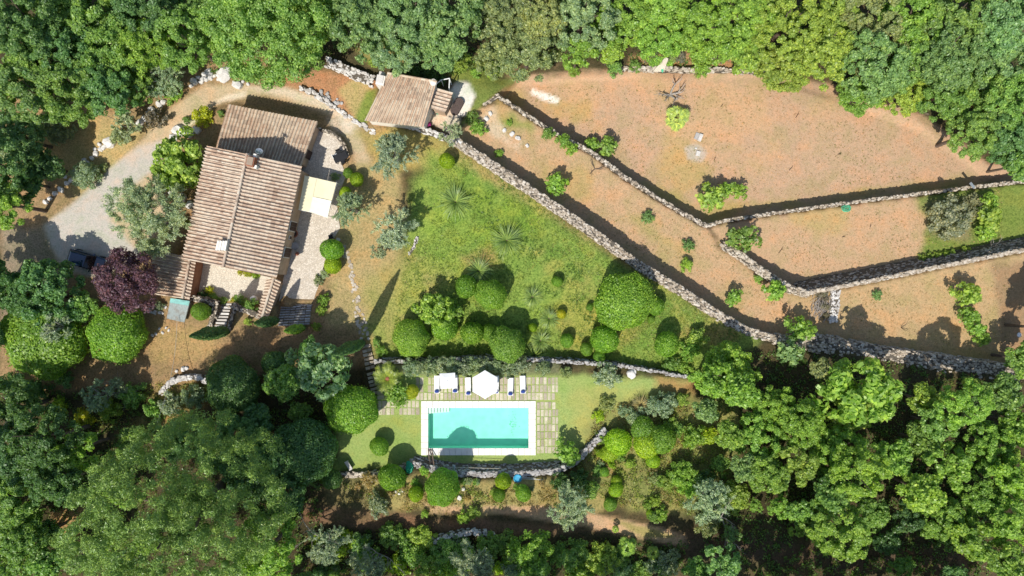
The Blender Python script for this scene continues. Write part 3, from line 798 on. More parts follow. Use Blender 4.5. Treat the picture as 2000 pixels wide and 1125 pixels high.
# terrace paving and court paving, laid as sheets just over the soil
def sheet(name, pts, z, mat):
    mb = MB(); P = [at(p[0], p[1], z) for p in pts]
    mb.prism([(p.x, p.y) for p in P], z - .2, z)
    return tag(mb.build(name, M[mat]), kind='structure')
sheet("terrace_paving", [(600,240),(626,254),(645,260),(660,270),(671,285),(678,303),(668,322),(676,342),(662,380),(658,400),(664,445),(650,470),(634,510),(627,545),(616,575),(609,601),(545,588),(550,560),(570,470),(585,380)], -1.46, 'flag')
sheet("court_paving", [(376,508),(530,542),(520,598),(424,590),(374,578)], -1.44, 'flag_pale')
# ================================================================== BUILDINGS
def tile_roof(name, eL, eR, rR, rL, mat, parent, pitch=0.345, rowl=0.42, label=None):
    """barrel-tile slope: eL-eR is the eave, rL-rR the top edge (world points)"""
    eL, eR, rR, rL = map(Vector, (eL, eR, rR, rL))
    nrm = (eR - eL).cross(rL - eL).normalized()
    if nrm.z < 0: nrm = -nrm
    nc = max(2, round(((eR - eL).length + (rR - rL).length) / 2 / pitch)); nr = max(2, round(((rL - eL).length + (rR - eR).length) / 2 / rowl))
    prof = [(0.0, 0.0), (0.12, .085), (0.26, .125), (0.40, .085), (0.52, -.01), (0.66, -.07), (0.86, -.07), (1.0, 0.0)]
    verts = []; faces = []; rnd = []
    colr = np.random.default_rng(abs(hash(name)) % 1000 + int(abs(eL.x) * 100))
    for c in range(nc):
        wob = colr.normal(0, .012); cz = colr.normal(0, .012)
        for r in range(nr):
            va = r / nr - (0.02 if r else 0.03); vb = (r + 1) / nr
            tv = float(colr.random()); n0 = len(verts); sh = colr.normal(0, .006)
            for (v, lift) in ((va, .035), (vb, 0.0)):
                for (u, h) in prof:
                    uu = (c + u) / nc
                    p = eL.lerp(eR, uu).lerp(rL.lerp(rR, uu), v) + (eR - eL).normalized() * (wob + sh) + nrm * (h + lift + cz)
                    verts.append(tuple(p))
            m = len(prof)
            for k in range(m - 1):
                faces.append((n0 + k, n0 + k + 1, n0 + m + k + 1, n0 + m + k)); rnd.append(max(.001, tv if k < 4 else tv * .4))
    # boarding under the tiles
    n0 = len(verts); dn = nrm * -.06; dn2 = nrm * -.16
    verts += [tuple(p + dn) for p in (eL, eR, rR, rL)] + [tuple(p + dn2) for p in (eL, eR, rR, rL)]
    for f in ((0, 1, 2, 3), (7, 6, 5, 4), (0, 4, 5, 1), (1, 5, 6, 2), (2, 6, 7, 3), (3, 7, 4, 0)):
        faces.append(tuple(n0 + i for i in f)); rnd.append(.1)
    mb = MB(); mb.v = verts; mb.f = faces; mb.fa = rnd
    o = mb.build(name, mat, parent)
    if label: o['label'] = label
    return o
def ridge_tiles(name, a, b, mat, parent, r=.14, l=.4):
    a, b = Vector(a), Vector(b); n = max(2, round((b - a).length / l)); mb = MB()
    for i in range(n):
        p, q = a.lerp(b, i / n), a.lerp(b, (i + 1.06) / n)
        mb.tube([p + Vector((0, 0, .03)), q + Vector((0, 0, .0))], [r * rng.uniform(.95, 1.1), r * .9], 8, max(.01, rng.random()))
    return mb.build(name, mat, parent)
def inset(pts, d):
    """shrink a convex xy polygon by d metres"""
    c = sum((Vector((p[0], p[1], 0)) for p in pts), Vector()) / len(pts)
    out = []; n = len(pts)
    for i in range(n):
        a, b, e = Vector(pts[i - 1][:2]), Vector(pts[i][:2]), Vector(pts[(i + 1) % n][:2])
        d1 = (b - a).normalized(); d2 = (e - b).normalized()
        n1 = Vector((-d1.y, d1.x)); n2 = Vector((-d2.y, d2.x))
        if n1.dot(c.xy - b) < 0: n1, n2 = -n1, -n2
        bi = (n1 + n2); bi = bi / max(.3, bi.length_squared) * 2
        out.append((b + bi * d)[:])
    return out
TZ = -1.46
house = empty("farmhouse", (0, 0, 0), "long stone farmhouse with clay tile roofs beside the flagged terrace", "house")
hc = at(480, 400, -1.5); house.location = hc; bpy.context.view_layer.update()
def rel(o, par):            # parts are modelled in world space, so lift their parent's place off again
    o.location = -par.location
    return o
EZ, RZ = 3.0, 5.25
mNW, mNE, mSE, mSW = at(406,285,EZ), at(587,323,EZ), at(537,542,EZ), at(358,506,EZ)
mRN, mRS = at(483,301,RZ), at(436,521.5,RZ)
rel(tile_roof("roof", mSW, mNW, mRN, mRS, M['tile'], house, label="western slope of the main tiled roof"), house)
rel(tile_roof("roof", mNE, mSE, mRS, mRN, M['tile'], house, label="eastern slope of the main tiled roof"), house)
rel(ridge_tiles("ridge", mRS + Vector((0, 0, .1)), mRN + Vector((0, 0, .1)), M['tile'], house), house)
ins = inset([mSW, mRS, mSE, mNE, mRN, mNW], .3)
mb = MB(); mb.prism([tuple(p) for p in ins], -2.4, [EZ - .12, RZ - .2, EZ - .12, EZ - .12, RZ - .2, EZ - .12])
wall_main = rel(mb.build("wall", M['stucco'], house), house)
# lower rear wing
aNW, aNE, aSE, aSW = at(445,206,.75), at(620,240,.75), at(588,325,1.05), at(421,290,1.05)
rel(tile_roof("roof", aNE, aNW, aSW, aSE, M['tile_old'], house, label="lower rear roof darkened by the shadow of the gable"), house)
ins = inset([aNW, aNE, aSE, aSW], .28)
mb = MB(); mb.prism([tuple(p) for p in ins], -2.6, [.57, .57, .87, .87]); rel(mb.build("wall", M['stucco'], house), house)
# side wing with its ridge near the court
cW1, cW2 = at(300,488,.0), at(296,574,.0); cR1, cR2 = at(372,503,1.25), at(357,583,1.25); cE1, cE2 = at(383,506,1.0), at(369.5,586,1.0)
rel(tile_roof("roof", cW2, cW1, cR1, cR2, M['tile'], house, label="broad slope of the low side wing roof"), house)
rel(tile_roof("roof", cE1, cE2, cR2, cR1, M['tile'], house, label="narrow strip of roof along the sunny courtyard"), house)
rel(ridge_tiles("ridge", cR2 + Vector((0, 0, .09)), cR1 + Vector((0, 0, .09)), M['tile'], house), house)
ins = inset([cW2, cR2, cE2, cE1, cR1, cW1], .22)
mb = MB(); mb.prism([tuple(p) for p in ins], -2.2, [-.12, 1.1, .86, .86, 1.1, -.12]); rel(mb.build("wall", M['redwall'], house), house)
# east wall openings
def on_wall(a, b, t, z, off=.0):
    p = a.lerp(b, t); d = (b - a).normalized(); n = Vector((d.y, -d.x, 0))
    return Vector((p.x + n.x * off, p.y + n.y * off, z)), math.atan2(d.y, d.x), n
we = [Vector((*p, 0)) for p in inset([mSW, mRS, mSE, mNE, mRN, mNW], .3)]
wa, wb = we[2], we[3]        # SE -> NE
def window(t, z, w, h, nm="window"):
    p, ang, n = on_wall(wa, wb, t, z)
    fr = MB(); fr.box(p + n * .03, w + .16, .10, h + .16, ang)
    f = rel(fr.build(nm, M['stucco_white'], house), house)
    s = MB()
    for k in (-1, 1):
        d = Vector((math.cos(ang), math.sin(ang), 0))
        s.box(p + n * .1 + d * (k * w * .25), w * .48, .05, h, ang)
    so_ = s.build("shutter", M['wood_dark'], f)
    return f
window(.47, .25, .95, 1.9, "door"); window(.215, .2, 1.0, 1.9, "door")
for t, z in ((.36, .3), (.60, 1.9), (.27, 2.0), (.14, 2.0), (.68, 2.0), (.40, 2.1)):
    window(t, z, .32, .5)
# reddish dark door of the rear wing
ra = [Vector((*p, 0)) for p in inset([aNW, aNE, aSE, aSW], .28)]
p, ang, n = on_wall(ra[2], ra[1], .30, -.6); mb = MB(); mb.box(p + n * .05, .9, .12, 1.8, ang); rel(mb.build("door", M['wood_dark'], house), house)
# chimneys
c = at(491,316,5.3); mb = MB(); mb.box((c.x, c.y, 5.0), .75, .95, 1.3, -.22); ch = rel(mb.build("chimney", M['terracotta'], house), house)
mb = MB(); mb.box((c.x, c.y, 5.7), .6, .8, .1, -.22); mb.build("cap", M['tile_old'], ch)
for (px, py) in ((483,303), (498,304), (499,326)):
    q = at(px, py, 5.2); mb = MB(); mb.box((q.x, q.y, 4.95), .28, .34, .7, -.22); rel(mb.build("chimney_pot", M['stucco_white'], house), house)
c = at(434,480,5.6); mb = MB(); mb.box((c.x, c.y, 5.2), .95, .85, 1.0, -.22); ch = rel(mb.build("chimney", M['stucco_white'], house), house)
mb = MB()
for k in range(4):
    mb.box((c.x + (k - 1.5) * .26, c.y, 5.77 + .02 * (k % 2)), .22, .95, .08, -.22)
mb.build("cap", M['stucco_white'], ch)
# satellite dish
d0 = at(506,297,4.9); dish = MB()
dish.lathe((0, 0, 0), [(.02, 0), (.15, .02), (.28, .07), (.38, .14), (.37, .15), (.27, .085), (.02, .02)], 18)
do = dish.build("satellite_dish", M['grey_metal']); do.location = (d0.x, d0.y, 4.9); do.rotation_euler = (math.radians(38), 0, math.radians(150))
tag(do, "small bluish satellite dish beside the chimney at the main roof's end", "dish")
arm = MB(); arm.tube([(0, 0, -.35), (0, 0, 0), (0, .1, .3)], .025, 6); arm.build("bracket", M['grey_metal'], do)
# the tile-capped wall at the court's end
dz = .55
dN, dS = at(535,543,.8), at(511,624,.8)
lw, rw = (at(521,545,dz), at(503,620,dz)), (at(549,549,dz), at(521,628,dz))
capw = empty("tiled_wall", dN, "tall wall capped with two short rows of clay tiles between courtyard and terrace", "wall")
bpy.context.view_layer.update()
for (e, nm) in ((lw, 1), (rw, 2)):
    a, b = (e[1], e[0]) if nm == 1 else (e[0], e[1])
    ra_, rb_ = (dN, dS) if nm == 1 else (dS, dN)
    rel(tile_roof("tile_cap", a, b, ra_, rb_, M['tile'], capw, rowl=.4), capw)
rel(ridge_tiles("ridge", dS + Vector((0, 0, .1)), dN + Vector((0, 0, .1)), M['tile'], capw), capw)
ins = inset([lw[0], lw[1], rw[1], rw[0]], .3)
mb = MB(); mb.prism([tuple(p) for p in ins], -2.0, [dz - .05] * 4); rel(mb.build("wall", M['stucco'], capw), capw)

# ---------------------------------------------------------------- pale awning on posts
aw = empty("awning", at(620,383,TZ), "pale yellow canvas awning on posts against the farmhouse wall", "awning")
bpy.context.view_layer.update()
q = [at(595,343,1.05), at(657,357,.85), at(640,421,.85), at(583,409,1.05)]
def canvas(name, a, b, c, d, mat, thick=.02, sag=.10, n=8):
    mb = MB(); vs = []
    for t in (0, 1):
        for i in range(n + 1):
            for j in range(n + 1):
                p = a.lerp(b, i / n).lerp(d.lerp(c, i / n), j / n)
                s = sag * math.sin(math.pi * i / n) * (.4 + .6 * abs(math.sin(math.pi * 2.5 * j / n)))
                vs.append((p.x, p.y, p.z - s - t * thick))
    fs = []; m = (n + 1) ** 2
    for i in range(n):
        for j in range(n):
            k = i * (n + 1) + j
            fs.append((k, k + n + 1, k + n + 2, k + 1)); fs.append((m + k, m + k + 1, m + k + n + 2, m + k + n + 1))
    mb.add(vs, fs)
    return mb.build(name, mat, aw, smooth=True)
M['canvas'] = mat_plain("pale_yellow_canvas", (0.76, 0.70, 0.47), .9, .05, 1.5)
M['canvas_light'] = mat_plain("cream_canvas", (0.82, 0.79, 0.64), .9, .05, 1.5)
mid0, mid1 = q[0].lerp(q[1], .38), q[3].lerp(q[2], .38)
rel(canvas("canvas", q[0], mid0, mid1, q[3], M['canvas']), aw)
h0, h1 = mid0.lerp(mid1, .55), q[1].lerp(q[2], .55)
up = Vector((0, 0, .03))
rel(canvas("canvas", mid0 + Vector((.03, 0, .02)), q[1], q[2], mid1 + Vector((.03, 0, .02)), M['canvas']), aw)
rel(canvas("folded_canvas", h0 + up * 2, h1 + up * 2, q[2] + up * 2 - Vector((0, .25, 0)), mid1 + up * 2, M['canvas_light']), aw)
for p in q + [mid0, mid1]:
    mb = MB(); mb.tube([(p.x, p.y, TZ), (p.x, p.y, p.z - .03)], .04, 8); rel(mb.build("post", M['white'], aw), aw)
mb = MB()
for a, b in ((q[0], q[1]), (q[3], q[2]), (q[1], q[2]), (mid0, mid1)):
    mb.tube([a - Vector((0, 0, .14)), b - Vector((0, 0, .14))], .03, 6)
rel(mb.build("rail", M['white'], aw), aw)

# ---------------------------------------------------------------- cottage
SZ = -2.4
cot = empty("cottage", at(770,195,SZ), "small square cottage with one weathered tile roof and a bright south wall", "house")
bpy.context.view_layer.update()
sNW, sNE, sSE, sSW = at(757,143,1.9), at(853,160,1.9), at(828,246,.7), at(713,233,.7)
rel(tile_roof("roof", sSW, sSE, sNE, sNW, M['tile_old'], cot), cot)
rel(ridge_tiles("ridge", sNW + Vector((0, 0, .08)), sNE + Vector((0, 0, .08)), M['tile_old'], cot, .13), cot)
ins = inset([sSW, sSE, sNE, sNW], .12)
mb = MB(); mb.prism([tuple(p) for p in ins], -3.6, [.58, .58, 1.78, 1.78]); rel(mb.build("wall", M['stucco_white'], cot), cot)
rel(tile_roof("porch_roof", at(884,180,.1), at(869,219,.1), at(841,211,.6), at(852,171,.6), M['tile'], cot), cot)
ins = inset([at(884,180,.1), at(869,219,.1), at(841,211,.6), at(852,171,.6)], .15)
mb = MB(); mb.prism([tuple(p) for p in ins], -3.4, [-.05, -.05, .42, .42]); rel(mb.build("porch_wall", M['stucco'], cot), cot)
c = at(744,158,1.6); mb = MB(); mb.box((c.x, c.y, .3), .85, 1.0, 3.2, -.2); ch = rel(mb.build("chimney", M['stucco_white'], cot), cot)
mb = MB(); mb.box((c.x - .05, c.y + .1, 1.95), .7, .8, .1, -.2); mb.build("cap", M['stone_pale'], ch)
c = at(745,146,1.0); mb = MB(); mb.box((c.x, c.y, -.4), .6, .7, 2.6, -.2); rel(mb.build("oven_stack", M['stone_pale'], cot), cot)
c = at(846,160,2.0); mb = MB()
mb.lathe((c.x, c.y, 1.5), [(.36, 0), (.38, .35), (.33, .5), (.18, .58), (.02, .6)], 16); rel(mb.build("rounded_cap", M['stucco_white'], cot), cot)
# white post frame beside the cottage
pf = empty("post_frame", at(868,166,SZ), "small white timber frame standing beside the cottage gable", "frame")
bpy.context.view_layer.update()
fp = [at(862,156,-.4), at(878,153,-.4), at(877,175,-.4), at(853,163,-.4)]
for p in fp[:3]:
    mb = MB(); mb.box((p.x, p.y, (-.4 - 2.9) / 2 ), .09, .09, 2.5, .2); rel(mb.build("post", M['white'], pf), pf)
for a, b in ((0, 1), (1, 2), (0, 3)):
    mb = MB(); mb.tube([fp[a], fp[b]], .06, 6); rel(mb.build("beam", M['white'], pf), pf)
# turquoise lean-to
M['turq'] = mat_plain("faded_turquoise_sheet", (0.42, 0.70, 0.66), .7, .3, 1.2)
M['turq_old'] = mat_stone("lichen_sheet", (0.52, 0.60, 0.58), (0.58, 0.62, 0.60), (0.54, 0.66, 0.64), dirt=(.36, .27, .20), dirt_amt=.75)
lt = empty("lean_to", at(347,605,-.6), "faded turquoise corrugated lean-to roof stained with grey lichen", "shed")
bpy.context.view_layer.update()
lq = [at(333,582,.7), at(371,588,.7), at(360,630,.45), at(325,622,.45)]
def corrug(name, a, b, c, d, mat, par, n=26):
    mb = MB(); vs = []
    for t in (0, 1):
        for i in range(n * 2 + 1):
            u = i / (2 * n); h = .035 * (1 if i % 2 else -1) + t * -.015
            for e, f in ((a, b), (d, c)):
                p = e.lerp(f, u); vs.append((p.x, p.y, p.z + h))
    m = 2 * (2 * n + 1); fs = []
    for i in range(2 * n):
        k = i * 2
        fs.append((k, k + 1, k + 3, k + 2)); fs.append((m + k, m + k + 2, m + k + 3, m + k + 1))
    mb.add(vs, fs); return mb.build(name, mat, par)
e1, e2 = lq[0].lerp(lq[3], .22), lq[1].lerp(lq[2], .22)
rel(corrug("roof_sheet", lq[0] + Vector((0, 0, .03)), lq[1] + Vector((0, 0, .03)), e2 + Vector((0, 0, .03)), e1 + Vector((0, 0, .03)), M['turq'], lt), lt)
rel(corrug("roof_sheet", e1, e2, lq[2], lq[3], M['turq_old'], lt), lt)
mb = MB(); mb.prism([tuple(p) for p in inset(lq, .2)], -1.6, [.55, .55, .32, .32]); rel(mb.build("wall", M['stone_grey'], lt), lt)

# ================================================================== TERRACE FURNITURE
def rod(mb, a, b, r=.02, seg=6): mb.tube([a, b], r, seg)
def table(loc, rz, sx, sy, h, name, label, top, leg, round_=False):
    t = empty(name, loc, label, "table"); t.rotation_euler.z = rz
    mb = MB()
    if round_: mb.lathe((0, 0, h), [(sx * .5, -.03), (sx * .5, 0), (sx * .48, .012)], 24)
    else: mb.box((0, 0, h), sx, sy, .04)
    mb.build("table_top", top, t)
    for x in (-1, 1):
        for y in (-1, 1):
            mb = MB(); k = .3 if round_ else .44
            mb.box((x * sx * k, y * sy * k, h / 2 - .01), .05, .05, h - .02); mb.build("leg", leg, t)
    return t
def chair(loc, rz, mat, label, s=1.0, group=None):
    t = empty("chair", loc, label, "chair", group); t.rotation_euler.z = rz; t.scale = (s, s, s)
    mb = MB(); mb.box((0, 0, .45), .46, .46, .05); mb.build("seat", mat, t)
    mb = MB(); mb.box((0, -.22, .72), .46, .05, .5); mb.build("backrest", mat, t)
    for x in (-1, 1):
        for y in (-1, 1):
            mb = MB(); mb.box((x * .2, y * .2, .215), .04, .04, .43); mb.build("leg", mat, t)
    return t
G = "chairs round the patio table"
table(at(668,309,TZ), .45, 1.5, .85, .74, "patio_table", "dark rectangular table on the flagged patio by the curved wall", M['black'], M['black'])
chair(at(657,307,TZ), .45 - 1.57, M['white'], "pale chair drawn up to the end of the dark patio table")
chair(at(664,299,TZ), .45 + 3.14, M['black'], "dark chair on the uphill side of the patio table", group=G)
chair(at(675,302,TZ), .45 + 3.3, M['black'], "dark chair between patio table and curved wall", group=G)
chair(at(672,318,TZ), .45, M['black'], "dark chair on the downhill side of the patio table", group=G)
chair(at(648,463,TZ), .3, M['black'], "black chair standing alone on the terrace above the round bushes")
bn = empty("bench", at(660,474,TZ), "pale bench at the terrace edge beside the round bushes", "bench"); bn.rotation_euler.z = 1.2
mb = MB(); mb.box((0, 0, .42), 1.0, .4, .06); mb.build("seat", M['stone_pale'], bn)
for x in (-.38, .38):
    mb = MB(); mb.box((x, 0, .195), .1, .36, .39); mb.build("leg", M['stone_pale'], bn)
def pot(px, py, z, r, h, mat, label, soil=True):
    p = at(px, py, z); t = empty("pot", p, label, "pot")
    mb = MB(); mb.lathe((0, 0, 0), [(r * .62, 0), (r * .95, h * .75), (r, h * .78), (r, h), (r * .88, h), (r * .84, h * .9), (.01, h * .88)], 20); mb.build("vessel", mat, t)
    return t
p = pot(577,457,TZ, .42, .55, M['terracotta'], "large round terracotta pot against the farmhouse wall below the door")
mb = MB(); mb.lathe((0, 0, 0), [(.30, .48), (.28, .52), (.01, .53)], 14); mb.build("soil", M['wood_dark'], p)
pot(579,481,TZ, .42, .5, M['stone_grey'], "round grey pot against the shaded farmhouse wall")
pot(582,496,TZ, .2, .35, M['terracotta'], "small orange pot at the edge of the house shadow")
pot(845,211,SZ, .42, .6, M['black'], "black round tub between the cottage and its porch")
u = pot(501,584,-1.44, .36, 1.0, M['white'], "white round urn in the courtyard beside the tile-capped wall")
mb = MB(); mb.lathe((0, 0, 0), [(.33, .98), (.30, 1.06), (.15, 1.12), (.01, 1.13)], 18); mb.build("lid", M['white'], u)
hs = gat(855,217,.4); mb = MB()
for k in range(5):
    mb.tube([(hs.x - .35 + .15 * k, hs.y + .12 - .07 * k + rng.uniform(-.04, .04), -1.9 + rng.uniform(0, .05)), (hs.x - .1 + .15 * k, hs.y - .02 - .07 * k, -1.86)], [.10, .12], 7)
mb.lathe((hs.x, hs.y, -2.45), [(.3, 0), (.32, .5), (.1, .55)], 12)
tag(mb.build("covered_barrel", M['green_plastic']), "green plastic covered barrel at the end of the cottage porch", "barrel")
ov = empty("wooden_daybed", gat(893,209,.0), "dark brown oval wooden platform standing on the pale patio by the cottage", "platform")
ov.rotation_euler.z = math.radians(62)
mb = MB()
def oval(n, L, Wd): return [((L - Wd) / 2 * (1 if math.cos(t) > 0 else -1) + Wd / 2 * math.cos(t), Wd / 2 * math.sin(t)) for t in [2 * math.pi * (k + .5) / n for k in range(n)]]
mb.prism(oval(28, 2.0, 1.0), .05, .34); mb.build("frame", M['wood_dark'], ov)
M['wicker'] = mat_plain("dark_wicker", (0.115, 0.085, 0.075), .8, .4, 9)
mb = MB()
for k in range(9):
    y = -.42 + k * .105; hl = .5 + math.sqrt(max(0, .47 ** 2 - y * y)); mb.box((0, y, .365), hl * 2, .085, .04)
mb.build("top", M['wicker'], ov)
# bench with pink cushion by cottage corner
pk = gat(836,243,.3); mb = MB(); mb.stone((pk.x, pk.y, pk.z), .3, .22, .25); tag(mb.build("flower_pot", M['purple'], loc=tuple(pk)), "small magenta flowering pot at the cottage corner", "pot")

# ================================================================== PARASOLS AND LOUNGERS
def parasol(px, py, r, sides, rot, top, label, drop=.38):
    p = at(px, py, top); t = empty("parasol", (p.x, p.y, .03), label, "parasol")
    mb = MB(); zt = top; rings = [(0.0, 0), (.5, drop * .42), (1.0, drop)]
    vs = [(0, 0, zt), ]; fs = []
    for fr, dz in rings[1:]:
        for k in range(sides * 2):
            a = rot + math.pi * k / sides
            rr = r * fr * (1 if k % 2 == 0 else math.cos(math.pi / sides) * .985)
            vs.append((rr * math.cos(a), rr * math.sin(a), zt - dz - (0 if k % 2 == 0 else .02 * fr)))
    n = sides * 2
    for k in range(n):
        k2 = (k + 1) % n
        fs.append((0, 1 + k, 1 + k2)); fs.append((1 + k, 1 + n + k, 1 + n + k2, 1 + k2))
    m = len(vs)
    for k in range(n):     # valance
        v = vs[1 + n + k]; vs.append((v[0] * 1.003, v[1] * 1.003, v[2] - .14))
    for k in range(n):
        k2 = (k + 1) % n; fs.append((1 + n + k, m + k, m + k2, 1 + n + k2))
    mb.add(vs, fs); mb.build("canopy", M['canvas_white'], t)
    mb = MB(); mb.tube([(0, 0, .05), (0, 0, zt + .08)], .03, 8); mb.build("pole", M['white'], t)
    mb = MB(); mb.lathe((0, 0, 0), [(.27, 0), (.27, .06), (.08, .1), (.05, .3)], 14); mb.build("base", M['stone_grey'], t)
    for k in range(sides):
        a = rot + 2 * math.pi * k / sides; mb = MB()
        mb.tube([(0, 0, zt - .05), (r * .98 * math.cos(a), r * .98 * math.sin(a), zt - drop - .03)], .012, 5); mb.build("rib", M['wood'], t)
    return t
parasol(874,744.5, 1.12, 4, math.radians(48), 2.3, "smaller squarish white parasol over the first pair of loungers", .3)
parasol(947,752, 1.47, 6, math.radians(90), 2.55, "larger hexagonal white parasol over the middle pair of loungers")
def lounger_proto():
    t = empty("sun_lounger")
    mb = MB()
    for x in (-.27, .27): mb.box((x, 0, .28), .05, 1.86, .06)
    for y in (-.9, 0, .9): mb.box((0, y, .28), .5, .05, .05)
    mb.build("frame", M['white'], t)
    for x in (-.26, .26):
        for y in (-.75, .75):
            mb = MB(); mb.box((x, y, .125), .05, .05, .25); mb.build("leg", M['white'], t)
    mb = MB(); mb.box((0, .35, .345), .52, 1.12, .07); mb.build("mattress", M['canvas_white'], t)
    mb = MB(); mb.add([(-.26, -.2, .31), (.26, -.2, .31), (.26, -.92, .52), (-.26, -.92, .52), (-.26, -.2, .38), (.26, -.2, .38), (.26, -.92, .59), (-.26, -.92, .59)],
                      [(0, 3, 2, 1), (4, 5, 6, 7), (0, 1, 5, 4), (1, 2, 6, 5), (2, 3, 7, 6), (3, 0, 4, 7)]); mb.build("backrest", M['canvas_white'], t)
    mb = MB(); mb.stone((0, -.72, .60), .23, .16, .07, 0, .06); mb.build("pillow", M['blue'], t, smooth=True)
    return t
def copy_tree(o, parent=None):
    c = o.copy(); COL.objects.link(c)
    if parent is not None: c.parent = parent
    for ch in list(o.children): copy_tree(ch, c)
    return c
LOUNG = [(853.5,750.5,0,"lounger with its blue pillow outside the smaller parasol on the cycad side"),(888.5,749.5,.03,"lounger on the inner side of the smaller parasol, next to the gap"),(914.5,754,.02,"lounger half under the hexagonal parasol on its near-gap side"),
         (969,751,.0,"lounger tucked under the far flank of the hexagonal parasol"),(997,755,-.02,"uncovered lounger nearest to the hexagonal parasol"),(1021,751,.03,"uncovered lounger last in the row, closest to the spiky yucca")]
proto = None
for i, (px, py, a, lb) in enumerate(LOUNG):
    o = lounger_proto() if proto is None else copy_tree(proto)
    proto = proto or o
    p = at(px, py, .35); o.location = (p.x, p.y, .045); o.rotation_euler.z = a
    tag(o, "white sun " + lb, "sun lounger", "white sun loungers beside the pool")
# pool things
sp = gat(887,911,.9); mb = MB(); mb.tube([(sp.x, sp.y, 1.25), (sp.x + 5.0, sp.y - .15, 1.2)], .022, 6)
po = mb.build("pool_pole", M['cable'], loc=(sp.x, sp.y, 1.25)); tag(po, "long thin pale pole lying along the stone wall below the pool", "pole")
mb = MB(); mb.stone((sp.x, sp.y, 1.28), .16, .28, .07, 0, .05); h_ = mb.build("brush_head", M['grey_metal'], po); h_.location = (-sp.x, -sp.y, -1.25)
bp_ = gat(1011,934,.1); nt_ = empty("pool_net", bp_, "round blue pool net with a white handle on the wall below the pool", "net")
mb = MB(); mb.lathe((0, 0, .08), [(.42, 0), (.44, .06), (.38, .1), (.3, .02), (.02, -.02)], 18); mb.build("net", M['blue_plastic'], nt_)
mb = MB(); mb.tube([(.35, .12, .12), (1.9, .02, .1)], .02, 6); mb.tube([(.35, -.02, .12), (2.7, -.15, .08)], .02, 6); mb.build("handle", M['white'], nt_)
gp = gat(800,913,.4); mb = MB()
for k in range(6): mb.stone((gp.x + rng.uniform(-.15, .15), gp.y + rng.uniform(-.35, .35), gp.z + .1 * k * .4), .28, .35, .14, 0, .3)
tag(mb.build("tarpaulin", M['green_plastic'], loc=tuple(gp)), "crumpled green tarpaulin on the wall below the pool", "tarpaulin")
pl_ = gat(682,908,.2); sb = empty("garden_bench", pl_, "pale plank bench at the corner of the pool lawn", "bench"); sb.rotation_euler.z = math.radians(-58)
mb = MB(); mb.box((0, 0, .3), 1.05, .38, .06); mb.build("seat", M['stone_pale'], sb)
for x in (-.4, .4):
    mb = MB(); mb.box((x, 0, .1), .1, .34, .34); mb.build("leg", M['stone_grey'], sb)
a_, b_ = at(836,877,.15), at(840,908,.95); gd = empty("wooden_ramp", a_, "narrow weathered plank walkway from the pool edge down to the wall", "walkway"); bpy.context.view_layer.update()
for off in (0, .2, .38):
    mb = MB(); d = Vector((off, 0, 0)); mb.tube([a_ + d + Vector((.02, 0, 0)), b_ + d * 1.05], .06 if off != .2 else .045, 4); rel(mb.build("plank", M['wood'] if off != .2 else M['wood_dark'], gd), gd)
# field things
def slab(px, py, sx, sy, rz, name, label, h=.25, mat='stone_pale'):
    p = gat(px, py); mb = MB(); mb.box((p.x, p.y, p.z + h / 2 - .02), sx, sy, h, rz, taper=.9)
    return tag(mb.build(name, M[mat], loc=tuple(p)), label, "stone slab")
slab(1367,269, .42, .85, -.35, "stone_block", "white upright stone block in the field below the fan palm", .35)
slab(1361,266, .5, .8, -.35, "stone_block", "grey flat stone leaning beside the white block in the field", .16, 'stone_grey')
slab(1363,300, .5, .6, -.25, "stone_block", "small white stone block lying in a grey patch of the field", .2)
slab(1359,290, .25, .2, -.25, "stone_block", "tiny white stone on the grey ashy patch in the field", .12)
M['bleached'] = mat_plain("bleached_board", (0.60, 0.53, 0.42), .8, .2, 2)
lp = gat(1289,127); lb_ = empty("tree_stump", lp, "bleached splayed tree stump leaning over the field's far stone edging", "stump"); bpy.context.view_layer.update()
mb = MB(); A0, A1, B0, B1 = at(1275,140,-5.1), at(1297,139,-5.1), at(1300,112,-4.3), at(1305,114,-4.3)
for k in range(6):
    t = (k + .5) / 6; mb.tube([A0.lerp(A1, t) , A0.lerp(A1, t).lerp(B0.lerp(B1, t), .5) + Vector((0, 0, .15)), B0.lerp(B1, t)], [.13, .11, .07], 6)
rel(mb.build("stump", M['bleached'], lb_), lb_)
gg = at(1294,135,-4.7); mb = MB(); mb.stone((gg.x, gg.y, -4.9), .14, .3, .1, .2); rel(mb.build("moss_patch", M['net_green'], lb_), lb_)
ng = gat(1652,407,.15); mb = MB()
for k in range(26):
    t0 = rng.uniform(0, 6.28); r0 = rng.uniform(.1, .55)
    mb.tube([(ng.x + r0 * math.cos(t0 + i * .5), ng.y + r0 * math.sin(t0 + i * .5) * .75, ng.z + rng.uniform(0, .25)) for i in range(6)], .022, 4)
tag(mb.build("netting", M['net_green'], loc=tuple(ng)), "tangled heap of bright green netting at the foot of the field wall", "netting")
bs = at(1899,362,-3.35); mb = MB(); mb.box((bs.x, bs.y, -3.35), .75, .28, .05, math.radians(-52)); tag(mb.build("plank", M['grey_metal'], loc=tuple(bs)), "short grey plank laid across the straight field wall", "plank")
sb1, sb2 = gat(1768,205), gat(1812,224); mb = MB(); mb.tube([sb1 + Vector((0, 0, .1)), sb2 + Vector((0, 0, .12))], .13, 7); tag(mb.build("fallen_log", M['bark'], loc=tuple(sb1)), "dark fallen log at the field edge under the wood", "log")
ring = gat(1990,654,.05); mb = MB(); mb.lathe(tuple(ring), [(.18, 0), (.26, .05), (.18, .1), (.16, .05)], 14); tag(mb.build("tyre_ring", M['white'], loc=tuple(ring)), "small white ring lying in the shade of the corner terrace", "ring")
